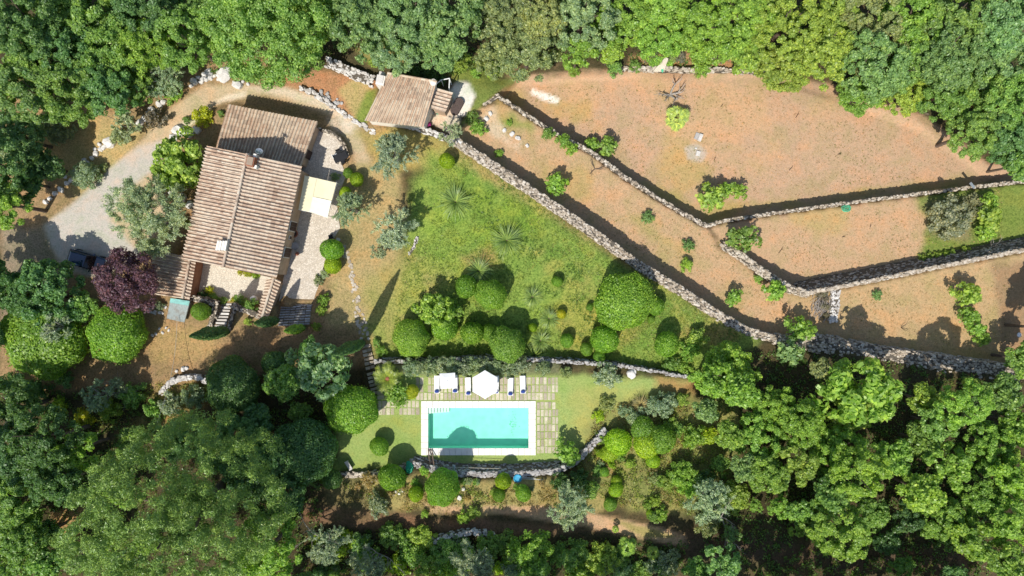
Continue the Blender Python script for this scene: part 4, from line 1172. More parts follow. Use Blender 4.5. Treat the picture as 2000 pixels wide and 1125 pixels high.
for (tx, ty, ta, tl) in ((1410,205,1.0,.5),(1557,224,1.1,.8),(1545,328,.9,.7),(1396,309,1.2,.5),(1640,300,.4,.5),(1525,488,1.0,.9),(1648,462,.3,.4),(1700,440,1.4,.4)):
    g = gat(tx, ty, .04); mb = MB(); d = Vector((math.cos(ta), math.sin(ta), .05)) * tl / 2
    mb.tube([g - d, g + Vector((.04, 0, .03)), g + d], [.035, .03, .012], 5); mb.tube([g, g + Vector((d.y, d.x, .02)) * .6], [.02, .008], 4)
    tag(mb.build('fallen_twig', M['wood_dark'], loc=tuple(g)), 'thin dark twig lying on the bare brown field', 'twig', 'fallen twigs')
# overhead cable
c0, c1, c2 = at(346,618,.8), at(325,720,2.2), at(303,838,6.0); mb = MB()
cp = [c0.lerp(c2, t) - Vector((0, 0, 1.2 * math.sin(math.pi * t))) for t in [i / 16 for i in range(17)]]
mb.tube(cp, .022, 5); tag(mb.build("overhead_cable", M['cable'], loc=tuple(c0)), "thin pale overhead cable running from the turquoise lean-to into the pines", "cable")
c0, c2 = at(165,205,1.5), at(228,235,.3); mb = MB(); mb.tube([c0.lerp(c2, i / 8) - Vector((0, 0, .3 * math.sin(math.pi * i / 8))) for i in range(9)], .035, 5)
tag(mb.build("dead_pole", M['bark'], loc=tuple(c0)), "slim dark pole leaning out of the wood above the drive", "pole")

# ================================================================== CAR
def car():
    g = gat(177,510); t = empty("parked_car", g, "dark blue car parked on the gravel half under the purple tree", "car")
    t.rotation_euler.z = math.radians(-17)
    m, nt, b = new_mat("car_paint"); b.inputs["Base Color"].default_value = (.012, .035, .075, 1); b.inputs["Roughness"].default_value = .25; b.inputs["Metallic"].default_value = .4; b.inputs["Coat Weight"].default_value = 1
    gm, nt, b2 = new_mat("car_glass"); b2.inputs["Base Color"].default_value = (.01, .012, .015, 1); b2.inputs["Roughness"].default_value = .05; b2.inputs["Specular IOR Level"].default_value = .6
    sec = [(-2.05, .62, .35, .62), (-1.98, .78, .28, .78), (-1.5, .86, .24, .92), (-.6, .88, .22, .95), (.5, .88, .22, .95), (1.2, .86, .24, .88), (1.85, .78, .28, .74), (2.05, .6, .34, .58)]
    mb = MB()
    for (x, w, z0, z1) in sec:
        mb.v += [(x, -w * .9, z0), (x, -w, (z0 + z1) / 2), (x, -w * .92, z1 - .06), (x, -w * .75, z1), (x, w * .75, z1), (x, w * .92, z1 - .06), (x, w, (z0 + z1) / 2), (x, w * .9, z0)]
    for i in range(len(sec) - 1):
        for k in range(8):
            k2 = (k + 1) % 8; mb.f.append((i * 8 + k, (i + 1) * 8 + k, (i + 1) * 8 + k2, i * 8 + k2)); mb.fa.append(0)
    mb.f.append(tuple(range(8))); mb.f.append(tuple(56 + k for k in range(7, -1, -1))); mb.fa += [0, 0]
    mb.build("body", m, t, smooth=False)
    mb = MB(); mb.add([(-1.95, -.72, .9), (1.0, -.76, .9), (1.0, .76, .9), (-1.95, .72, .9), (-1.5, -.58, 1.40), (.25, -.62, 1.42), (.25, .62, 1.42), (-1.5, .58, 1.40)],
                      [(4, 5, 6, 7), (0, 1, 5, 4), (1, 2, 6, 5), (2, 3, 7, 6), (3, 0, 4, 7)]); mb.build("windows", gm, t)
    mb = MB(); mb.add([(-1.52, -.6, 1.405), (.22, -.64, 1.425), (.22, .64, 1.425), (-1.52, .6, 1.405), (-1.4, -.5, 1.46), (.1, -.54, 1.48), (.1, .54, 1.48), (-1.4, .5, 1.46)],
                      [(4, 5, 6, 7), (0, 1, 5, 4), (1, 2, 6, 5), (2, 3, 7, 6), (3, 0, 4, 7)]); mb.build("roof", m, t)
    for x in (-1.3, 1.3):
        for y in (-.8, .8):
            w = MB(); w.lathe((0, 0, 0), [(.2, -.09), (.3, -.1), (.31, 0), (.3, .1), (.2, .09)], 18); wo = w.build("wheel", M['black'], t)
            wo.location = (x, y, .31); wo.rotation_euler.x = math.pi / 2
    for y in (-.6, .6):
        mb = MB(); mb.box((-2.0, y, .68), .06, .3, .14); mb.build("tail_light", M['terracotta'], t)
        mb = MB(); mb.box((1.93, y * .9, .62), .1, .3, .12); mb.build("headlight", M['white'], t)
        mb = MB(); mb.box((.75, y * 1.55, .98), .14, .18, .12); mb.build("mirror", m, t)
car()

# ================================================================== LOOSE ROCKS
def boulder(px, py, r, label, group, mat='stone_pale', sq=1.0, cat="boulder", nm="boulder"):
    g = gat(px, py); R = r * K * (H - g.z); mb = MB()
    mb.stone((g.x, g.y, g.z + R * .25), R * rng.uniform(.9, 1.15), R * rng.uniform(.65, .95) * sq, R * .7, rng.uniform(0, 3), .18)
    return tag(mb.build(nm, M[mat], loc=tuple(g)), label, cat, group)
boulder(440,146,15, "biggest white boulder beside the bend of the drive, casting a round shadow", "boulders at the bend")
boulder(455,128,8, "white boulder just above the biggest one at the drive's bend", "boulders at the bend")
boulder(464,167,11, "flat white boulder at the drive verge closest to the rear roof", "boulders at the bend")
boulder(409,142,8, "mid-sized white boulder in the rubble row left of the biggest one", "boulders at the bend")
for (x, y, r) in ((380,160,7),(388,152,5),(396,158,7),(404,155,6),(412,152,6),(420,148,4),(399,146,5),(427,155,4),(425,140,4),(374,168,4),(485,165,4),(475,160,4)):
    boulder(x, y, r, "small white rock in the rubble row beside the drive's bend", "small rocks at the bend", nm="rock", cat="rock")
for (x, y, r) in ((217,279,12),(205,288,6),(197,292,5),(188,301,6),(180,309,5),(195,282,5),(172,318,5),(165,312,4),(186,292,4),(160,325,5),(150,345,5),(140,352,5),(132,358,5),(120,370,6),(108,378,5),(98,388,5),(90,395,6),(145,335,4),(128,345,4)):
    boulder(x, y, r, "pale rock in the tumbled row along the outer verge of the drive", "verge rocks", nm="rock", cat="rock")
for (x, y, r) in ((298,215,8),(312,205,7),(320,200,6),(275,240,8),(283,232,6),(303,228,6),(290,222,5)):
    boulder(x, y, r, "grey-white rock in the clump between the olive and the drive", "rocks by the olive", nm="rock", cat="rock")
for (x, y, r) in ((352,255,12),(370,262,10),(340,270,9),(385,255,9),(330,352,8),(345,365,9),(358,385,9),(350,395,7),(372,400,8),(335,375,6)):
    boulder(x, y, r, "half hidden pale rock at the foot of the farmhouse's blind side", "rocks by the blind side", nm="rock", cat="rock")
for k in range(26):
    t = rng.random(); x = 608 + t * 62 + rng.uniform(-6, 6); y = 178 + t * 30 + rng.uniform(-8, 8)
    boulder(x, y, rng.uniform(2.5, 5), "grey rubble stone in the heap beside the kerb wall above the drive", "rubble heap", 'stone_grey', nm="rock", cat="rock")
for (x, y, r) in ((950,232,5),(958,222,5),(1000,262,5),(985,255,4),(1012,270,5),(1030,285,4),(1233,731,8),(1240,726,4),(898,972,5),(905,955,4),(773,960,3),(780,964,3),(786,958,4),(768,966,3),(325,640,3),(330,645,3),(318,650,3),(312,642,3),(305,652,3),(298,655,3),(358,721,5),(365,719,4),(345,725,3)):
    boulder(x, y, r, "loose pale stone lying on open ground", "loose stones", nm="rock", cat="rock")
for k in range(24):
    boulder(rng.uniform(285,325), rng.uniform(595,612) , rng.uniform(2.5, 4.5), "pale stone in the rubble row below the purple tree", "rubble under the purple tree", nm="rock", cat="rock")
# ================================================================== PLANTS
def unit(a): return a / (np.linalg.norm(a, axis=1, keepdims=True) + 1e-9)
def leaf_mesh(name, pos, nrm, L, Wd, mat, rs, tang=None, core=None):
    n = len(pos); nrm = unit(nrm)
    if tang is None: tang = rs.normal(size=(n, 3))
    tang = unit(tang - nrm * (tang * nrm).sum(1, keepdims=True))
    bit = np.cross(nrm, tang)
    l = L * rs.uniform(.7, 1.3, (n, 1)); w = Wd * rs.uniform(.7, 1.3, (n, 1))
    fold = nrm * w * .18
    V = np.stack([pos - tang * l / 2, pos + bit * w / 2 - tang * l * .08 + fold, pos + tang * l / 2, pos - bit * w / 2 - tang * l * .08 + fold], 1).reshape(-1, 3)
    F = np.arange(n * 4).reshape(n, 4)
    me = bpy.data.meshes.new(name)
    cv = np.zeros((0, 3)); cf = np.zeros((0, 3), int)
    if core is not None:  # solid spheres added inside the foliage to block light
        cv = []; cf = []
        for i, (cc, cr) in enumerate(core):
            cv.append(np.array(ICO_V) * np.array(cr) + np.array(cc)); cf.append(np.array(ICO_F) + n * 4 + i * len(ICO_V))
        cv = np.concatenate(cv); cf = np.concatenate(cf)
    me.vertices.add(len(V) + len(cv)); me.vertices.foreach_set("co", np.concatenate([V, cv]).astype(np.float32).ravel())
    li = np.concatenate([F.ravel(), cf.ravel()]).astype(np.int32)
    me.loops.add(len(li)); me.loops.foreach_set("vertex_index", li)
    ls = np.concatenate([np.arange(0, n * 4, 4), n * 4 + np.arange(0, len(cf) * 3, 3)]).astype(np.int32)
    me.polygons.add(len(ls)); me.polygons.foreach_set("loop_start", ls)
    me.update(calc_edges=True)
    me.materials.append(mat)
    return me
def sph(rs, n, zmin=-1.0):
    d = unit(rs.normal(size=(n * 3, 3))); d = d[d[:, 2] > zmin]
    return d[:n]
def broad(name, seed, R, nl, lr, n, L, Wd, flat=.85, subs=10, sg=.30, mat='leaf', zmin=-.3, out=.62, ragged=.12, tilt=.62, core=.5):
    """a crown of separate lobes; every lobe is a cluster of leaf-covered bosses with dark creases between"""
    rs = np.random.default_rng(seed)
    # spread-out lobe directions, a sector or two left thin so that the outline is uneven
    cand = sph(rs, nl * 4, zmin); ld = [cand[0]]
    for d in cand[1:]:
        if len(ld) >= nl: break
        if min(np.linalg.norm(d - e) for e in ld) > 1.9 / math.sqrt(nl): ld.append(d)
    ld = np.array(ld); an = rs.uniform(.86, 1.14, 2)
    lc = ld * (1 - lr * .9) * rs.uniform(.78, 1.06 + ragged, (len(ld), 1)) * R * np.array([an[0], an[1], 1.0])
    lrad = lr * R * rs.uniform(.65, 1.25, len(ld))
    inner = sph(rs, max(4, nl // 5), -.2); ic = inner * R * .45 * rs.random((len(inner), 1)); ir = np.full(len(inner), lr * R * 1.25)
    lc = np.concatenate([lc, ic]); lrad = np.concatenate([lrad, ir])
    bc, br = [], []
    for c, r in zip(lc, lrad):
        o = unit(c[None] + 1e-3)
        d = unit(sph(rs, subs, -.7) + o * .55 + np.array([[0, 0, .25]]))
        bc.append(c + d * r * rs.uniform(.55, .8, (len(d), 1))); br.append(r * rs.uniform(.32, .55, len(d)))
    bc = np.concatenate(bc); br = np.concatenate(br)
    w = br ** 2; k = rs.choice(len(bc), n, p=w / w.sum())
    d = unit(sph(rs, n, -.65) + unit(bc[k]) * .25)[:n]
    p = bc[k] + d * (br[k] * rs.uniform(.72, 1.22, n))[:, None]
    nm = d * 1.0 + np.array([0, 0, .25]) + rs.normal(size=(n, 3)) * tilt
    p[:, 2] *= flat
    cores = [((c[0], c[1], c[2] * flat), (r * core, r * core, r * core * flat)) for c, r in zip(lc, lrad)] if core else None  # hidden spheres stop light so the gaps between lobes go dark
    return leaf_mesh(name, p, nm, L, Wd, M[mat], rs, core=cores)
def mound(name, seed, R, n, L, Wd, flat=.9, bumps=.06, mat='leaf', rough=.05, lump=0):
    rs = np.random.default_rng(seed)
    d = sph(rs, n, -.75)
    lo = unit(rs.normal(size=(14 + lump, 3))); bald = unit(rs.normal(size=(1, 3)) + np.array([[0, 0, .3]]))
    f = np.max(d @ lo.T, 1); r = 1 + bumps * (f - .75) * 4 - np.abs(rs.normal(size=len(d))) * rough + (rs.random(len(d)) < .05) * rs.uniform(0, .12, len(d)) - .10 * np.exp(-((1 - (d @ bald.T)[:, 0]) / .12) ** 2)
    if lump:
        r *= 1 + .08 * np.sin(d[:, 0] * 6 + seed) * np.sin(d[:, 1] * 5 + 1.3 * seed)
    p = d * r[:, None] * R
    nm = d * 1.0 + rs.normal(size=p.shape) * .55
    p[:, 2] *= flat
    return leaf_mesh(name, p, nm, L, Wd, M[mat], rs, core=[((0, 0, 0), (R * .80, R * .80, R * .78 * flat))])
def olive(name, seed, R, nl, n, L=.26, Wd=.075, lr=.30, flat=.8):
    rs = np.random.default_rng(seed)
    ld = sph(rs, nl, -.25); lc = ld * R * (1 - lr) * rs.uniform(.45, 1.1, (nl, 1)); r = lr * R * rs.uniform(.6, 1.2, nl)
    k = rs.integers(0, nl, n)
    tw = unit(rs.normal(size=(nl * 9, 3)) + np.repeat(unit(lc), 9, 0) * .5)
    t = tw[k * 9 + rs.integers(0, 9, n)]
    p = lc[k] + t * (r[k] * rs.random(n) ** .6 * 1.15)[:, None] + rs.normal(size=(n, 3)) * .08 * R * .3
    nm = rs.normal(size=(n, 3)) + np.array([0, 0, .5])
    p[:, 2] *= flat
    return leaf_mesh(name, p, nm, L, Wd, M['olive'], rs, tang=t + rs.normal(size=(n, 3)) * .5)
def pine(name, seed, R, ntuft, per=11, L=.5, Wd=.10, flat=.62):
    rs = np.random.default_rng(seed)
    nl = 46; ld = sph(rs, nl, -.1); lc = ld * R * rs.uniform(.45, .86, (nl, 1)); lr = R * rs.uniform(.13, .24, nl)
    k = rs.integers(0, nl, ntuft); d = unit(sph(rs, ntuft, -.6) + np.array([0, 0, .35]))
    c = lc[k] + d * (lr[k] * rs.uniform(.7, 1.05, ntuft))[:, None]
    c[:, 2] *= flat
    c = np.repeat(c, per, 0); n = len(c)
    t = unit(rs.normal(size=(n, 3)) + np.array([0, 0, .9]) + np.repeat(d, per, 0) * .8)
    p = c + t * L * .45
    nm = rs.normal(size=(n, 3)) + np.array([0, 0, .5])
    return leaf_mesh(name, p, nm, L, Wd, M['needle'], rs, tang=t)
def cypress(name, seed, R, Hh, n):
    rs = np.random.default_rng(seed)
    t = rs.random(n) ** 1.15; a = rs.uniform(0, 2 * np.pi, n)
    r = R * np.sin(np.pi * np.clip(t * .86 + .14, 0, 1)) ** .8 * (1 + .12 * np.sin(a * 5 + t * 9)) * rs.uniform(.75, 1.05, n)
    p = np.stack([r * np.cos(a), r * np.sin(a), t * Hh], 1)
    o = np.stack([np.cos(a), np.sin(a), np.full(n, .35)], 1)
    return leaf_mesh(name, p, o + rs.normal(size=(n, 3)) * .4, .30, .14, M['leaf'], rs, tang=np.array([[0, 0, 1.]]) + rs.normal(size=(n, 3)) * .25)
def blades(name, seed, n, L, Wd, spread=.9, droop=.5, segs=4, up=.55):
    """a rosette of long arching blades"""
    r_ = random.Random(seed); vs = []; fs = []
    for i in range(n):
        a = r_.uniform(0, 6.283); el = r_.uniform(up - .35, up + .75); l = L * r_.uniform(.6, 1.1); w = Wd * r_.uniform(.7, 1.2)
        d = Vector((math.cos(a) * math.cos(el), math.sin(a) * math.cos(el), math.sin(el))); sd = Vector((-math.sin(a), math.cos(a), 0))
        p = Vector((math.cos(a) * .05, math.sin(a) * .05, 0)); n0 = len(vs)
        for k in range(segs + 1):
            t = k / segs; ww = w * (1 - t ** 2 * .95)
            vs += [tuple(p - sd * ww / 2), tuple(p + sd * ww / 2)]
            dd = (d + Vector((0, 0, -droop * t * 1.6))).normalized(); p = p + dd * l / segs
        for k in range(segs): fs.append((n0 + 2 * k, n0 + 2 * k + 1, n0 + 2 * k + 3, n0 + 2 * k + 2))
    me = bpy.data.meshes.new(name); me.from_pydata(vs, [], fs); me.update(); me.materials.append(M['blade'])
    return me
def fronds(name, seed, n, L, leafl, fan=False):
    """feather fronds (cycad) or fan leaves (palm)"""
    r_ = random.Random(seed); vs = []; fs = []
    def quad(a, b, c, d):
        k = len(vs); vs.extend([tuple(a), tuple(b), tuple(c), tuple(d)]); fs.append((k, k + 1, k + 2, k + 3))
    for i in range(n):
        a = 2.39996 * i + r_.uniform(-.2, .2); el = (1.38 - 1.2 * (i / n) ** .8 if fan else 1.15 - 1.25 * (i / n)) + r_.uniform(-.1, .1); l = L * r_.uniform(.8, 1.1)
        d = Vector((math.cos(a) * math.cos(el), math.sin(a) * math.cos(el), math.sin(el))); sd = Vector((-math.sin(a), math.cos(a), 0)); p = Vector((0, 0, 0))
        if fan:
            tip = d * l * .58; quad(p - sd * .02, p + sd * .02, tip + sd * .02, tip - sd * .02)
            nf = 12; hub = tip; eh = el - .75; dh = Vector((math.cos(a) * math.cos(eh), math.sin(a) * math.cos(eh), math.sin(eh))); up = sd.cross(dh).normalized()
            if up.z < 0: up = -up
            for k in range(nf):
                b = (k / (nf - 1) - .5) * 3.4; dr = (dh * math.cos(b) + sd * math.sin(b)).normalized(); s2 = up.cross(dr).normalized()
                e = hub + dr * l * .38 * r_.uniform(.85, 1.1) - up * (.06 * l); m = hub + dr * l * .22
                quad(hub, m + s2 * .085 * l * .5, e, m - s2 * .085 * l * .5)
        else:
            sg = 9; q = p
            for k in range(sg):
                t = k / sg; dd = (d + Vector((0, 0, -1.0 * t))).normalized(); nq = q + dd * l / sg
                quad(q - sd * .015, q + sd * .015, nq + sd * .012, nq - sd * .012)
                for sgn in (-1, 1):
                    for h in (0, .5):
                        b0 = q.lerp(nq, h); tipp = b0 + (sd * sgn * .8 + dd * .6 + Vector((0, 0, .12))).normalized() * leafl * (1 - .6 * abs(t - .4))
                        quad(b0 - dd * .02, b0 + dd * .035, tipp, tipp - dd * .02)
                q = nq
    me = bpy.data.meshes.new(name); me.from_pydata(vs, [], fs); me.update(); me.materials.append(M['blade'])
    return me
def branches(name, seed, L, r, depth, n, mat, spread=.7, up=.6, first=4):
    r_ = random.Random(seed); mb = MB()
    def grow(p, d, l, rad, dep):
        pts = [p]; q = p; dd = d
        for k in range(3):
            dd = (dd + Vector((r_.uniform(-.22, .22), r_.uniform(-.22, .22), r_.uniform(-.1, .15)))).normalized(); q = q + dd * l / 3; pts.append(q)
        mb.tube(pts, [rad, rad * .85, rad * .7, rad * .5], 5 if dep < 2 else 4, cap=False)
        if dep < depth:
            for k in range(n):
                nd = (dd + Vector((r_.uniform(-1, 1), r_.uniform(-1, 1), r_.uniform(-.3, .7))) * spread).normalized()
                grow(pts[r_.choice((1, 2, 3))], nd, l * r_.uniform(.5, .8), rad * .5, dep + 1)
    for k in range(first):
        a = 2 * math.pi * k / first + r_.uniform(-.4, .4)
        grow(Vector((0, 0, 0)), Vector((math.cos(a) * spread, math.sin(a) * spread, up)).normalized(), L * r_.uniform(.7, 1.1), r, 0)
    me = bpy.data.meshes.new(name); me.from_pydata(mb.v, [], mb.f); me.update(); me.materials.append(M[mat])
    return me
def trunk_mesh(name, seed, rel, mat):
    """unit-high trunk (z -1..0) with limbs that spread into the crown"""
    r_ = random.Random(seed); mb = MB()
    mb.tube([(0, 0, -1.05), (r_.uniform(-.05, .05), r_.uniform(-.05, .05), -.55), (0, 0, -.15)], [rel * 1.35, rel, rel * .8], 8)
    for k in range(5):
        a = 2 * math.pi * k / 5 + r_.uniform(-.4, .4); l = r_.uniform(.35, .6)
        mb.tube([(0, 0, -.3), (math.cos(a) * l * .5, math.sin(a) * l * .5, -.02), (math.cos(a) * l, math.sin(a) * l, r_.uniform(.1, .35))], [rel * .6, rel * .42, rel * .15], 6)
    me = bpy.data.meshes.new(name); me.from_pydata(mb.v, [], mb.f); me.update(); me.materials.append(M[mat])
    return me
TR = [trunk_mesh("trunk", 1, .09, 'bark'), trunk_mesh("trunk", 2, .08, 'bark')]
TRP = [trunk_mesh("trunk", 3, .10, 'bark_pale')]
PROTO = {
 'oak': [(1.6, broad("crown", 11, 1.6, 18, .29, 4300, .235, .155)), (1.6, broad("crown", 12, 1.6, 16, .31, 4300, .235, .155)),
         (3.0, broad("crown", 21, 3.0, 44, .20, 15000, .235, .155)), (3.0, broad("crown", 22, 3.0, 38, .21, 15000, .235, .155)), (3.0, broad("crown", 23, 3.0, 50, .185, 15000, .235, .155)),
         (4.6, broad("crown", 31, 4.6, 84, .145, 32000, .26, .17)), (4.6, broad("crown", 32, 4.6, 74, .155, 32000, .26, .17)), (4.6, broad("crown", 33, 4.6, 95, .135, 32000, .26, .17))],
 'fine': [(4.0, broad("crown", 41, 4.0, 60, .20, 26000, .21, .13, subs=9, ragged=0)), (6.0, broad("crown", 42, 6.0, 110, .155, 44000, .24, .15, subs=9, ragged=0))],
 'leafy': [(1.3, broad("crown", 51, 1.3, 9, .36, 620, .36, .24, subs=6, core=0, tilt=.6)), (1.3, broad("crown", 52, 1.3, 8, .38, 620, .36, .24, subs=6, core=0, tilt=.6)),
           (2.8, broad("crown", 53, 2.8, 24, .26, 3400, .42, .27, subs=7, ragged=.2, core=.3, tilt=.6)), (2.8, broad("crown", 54, 2.8, 20, .28, 3400, .42, .27, subs=7, ragged=.2, core=.3, tilt=.6))],
 'mound': [(1.0, mound("foliage", 61, 1.0, 4200, .13, .085)), (1.0, mound("foliage", 62, 1.0, 4200, .13, .085, bumps=.1)),
           (2.6, mound("foliage", 63, 2.6, 15000, .19, .12, lump=6)), (2.6, mound("foliage", 64, 2.6, 15000, .19, .12, bumps=.09, lump=10, rough=.07))],
 'bush': [(1.0, broad("foliage", 71, 1.0, 12, .36, 1500, .17, .11, zmin=-.2)), (1.0, broad("foliage", 72, 1.0, 10, .40, 1500, .17, .11, zmin=-.2)), (1.0, broad("foliage", 73, 1.0, 14, .33, 1500, .17, .11, zmin=-.2, ragged=.2)),
          (2.0, broad("foliage", 74, 2.0, 24, .29, 5000, .21, .14, zmin=-.2)), (2.0, broad("foliage", 75, 2.0, 22, .3, 5000, .21, .14, zmin=-.2, ragged=.15))],
 'olive': [(1.6, olive("crown", 81, 1.6, 16, 5200, .22, .06)), (2.6, olive("crown", 82, 2.6, 30, 14000, .22, .06)), (2.6, olive("crown", 83, 2.6, 26, 13000, .22, .06)), (4.0, olive("crown", 84, 4.0, 60, 34000, .22, .065, lr=.22))],
 'purple': [(3.6, broad("crown", 91, 3.6, 34, .23, 15000, .24, .14, subs=9, ragged=.2, core=.3))],
 'pine': [(10.0, broad("crown", 101, 10.0, 210, .095, 110000, .27, .075, flat=1.35, subs=12, mat='needle', ragged=.05, tilt=.8, core=.4))],
}
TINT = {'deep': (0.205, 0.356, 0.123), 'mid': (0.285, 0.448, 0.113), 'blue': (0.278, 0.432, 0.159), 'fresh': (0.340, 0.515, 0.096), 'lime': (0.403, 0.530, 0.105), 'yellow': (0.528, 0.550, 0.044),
        'olivegrey': (0.420, 0.514, 0.327), 'silver': (0.425, 0.506, 0.333), 'brownish': (0.354, 0.413, 0.170), 'pale': (0.383, 0.519, 0.255), 'purple': (0.202, 0.110, 0.132), 'pinegreen': (0.229, 0.353, 0.077),
        'dark': (0.142, 0.263, 0.085), 'mound': (0.287, 0.473, 0.072), 'moundy': (0.402, 0.552, 0.044), 'grass': (0.330, 0.448, 0.106), 'greyg': (0.366, 0.448, 0.271), 'dead': (0.340, 0.300, 0.220), 'straw': (0.520, 0.420, 0.190), 'wither': (0.363, 0.363, 0.220)}
NAMES = {'oak': ("oak_tree", "tree"), 'fine': ("carob_tree", "tree"), 'leafy': ("fruit_tree", "tree"), 'mound': ("clipped_bush", "bush"), 'bush': ("bush", "bush"), 'olive': ("olive_tree", "tree"),
         'purple': ("plum_tree", "tree"), 'pine': ("pine_tree", "tree")}
HC = {'oak': (1.05, 2.2), 'fine': (.95, 1.8), 'leafy': (.75, .9), 'mound': (.95, .0), 'bush': (.5, .0), 'olive': (.8, 1.1), 'purple': (.95, 1.3), 'pine': (.55, 4.5)}
LABELS = {}
def plant(kind, px, py, rp, tint, label, h=None, group=None, flat=None, name=None):
    if flat is None: flat = 1.3 if kind == 'mound' and rp < 40 else 1.0
    a, b = HC[kind]; z = -1.0; vary = rng.uniform(.8, 1.45) if kind == 'oak' else 1.0
    for _ in range(6):
        R = rp * K * (H - z); hc_ = h if h is not None else (a * R * flat + b * min(1, R / 2.5)) * vary
        p = at(px, py, z); gz = ground_z(p.x, p.y); z = gz + hc_
    pr = sorted(PROTO[kind], key=lambda t: abs(math.log(t[0] / R))); best = [t for t in pr if abs(math.log(t[0] / R)) < abs(math.log(pr[0][0] / R)) + .02]
    R0, me = rng.choice(best); s = R / R0
    c = TINT[tint]; j = rng.uniform(.88, 1.12); hsh = rng.uniform(.94, 1.07)
    col = (c[0] * j * hsh, c[1] * j, c[2] * j * rng.uniform(.9, 1.1), 1)
    nm, cat = NAMES[kind]; nm = name or nm
    LABELS[label] = LABELS.get(label, 0) + 1
    if kind in ('mound', 'bush'):
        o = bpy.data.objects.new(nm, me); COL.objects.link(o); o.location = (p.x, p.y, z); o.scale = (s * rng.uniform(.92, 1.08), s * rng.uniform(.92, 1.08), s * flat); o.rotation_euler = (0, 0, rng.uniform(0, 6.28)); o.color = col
        return tag(o, label, cat, group)
    t = empty(nm, (p.x, p.y, gz - .1), label, cat, group); t.rotation_euler.z = rng.uniform(0, 6.28)
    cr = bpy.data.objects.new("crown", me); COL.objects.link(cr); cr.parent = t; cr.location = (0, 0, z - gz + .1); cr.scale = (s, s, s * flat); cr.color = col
    tm = rng.choice(TRP if kind == 'olive' else TR); hh = z - gz + .1
    tk = bpy.data.objects.new("trunk", tm); COL.objects.link(tk); tk.parent = t; tk.location = (0, 0, hh); tk.scale = (min(hh, R * .8), min(hh, R * .8), hh)
    return t
def P(kind, rows, group=None, **kw):
    for r in rows: plant(kind, *r[:4], r[4], h=(r[5] if len(r) > 5 else None), group=group, **kw)

# ---- northern wood, from the corner above the drive to the far corner
W1 = "trees of the northern wood"
P('oak', [
 (30,40,78,'deep',"dark oak filling the corner of the wood beyond the drive"),
 (120,30,72,'mid',"second oak from the corner, along the top edge of the photo"),
 (205,40,70,'mid',"lumpy oak on the top edge between two dark clefts"),
 (300,25,75,'deep',"oak on the top edge just before the big smooth carob"),
 (360,75,56,'mid',"oak pressed against the flank of the big smooth carob"),
 (45,120,75,'mid',"big oak at the picture's edge, one row in from the corner"),
 (135,110,72,'deep',"oak in the middle of the dense corner wood"),
 (225,115,62,'mid',"oak with a light ridge of leaves beside a deep black gap"),
 (290,95,55,'fresh',"brighter oak standing in front of the dark gap near the grey olive"),
 (55,178,62,'blue',"bluish oak overhanging the shaded slope at the wood's corner"),
 (140,180,58,'mid',"oak leaning over the dry bank where the dark pole sticks out"),
 (215,172,55,'deep',"oak at the wood's lower rim above the rocky verge"),
 (265,165,42,'mid',"small oak next to the grey olive at the wood's rim"),
], W1)
P('fine', [
 (528,42,120,'mid',"huge smooth rounded carob towering over the drive's bend"),
 (430,40,70,'mid',"smooth carob crown merging with the biggest one at the top edge"),
 (600,30,72,'fresh',"paler carob behind the biggest one, beside a deep dark cleft"),
], W1)
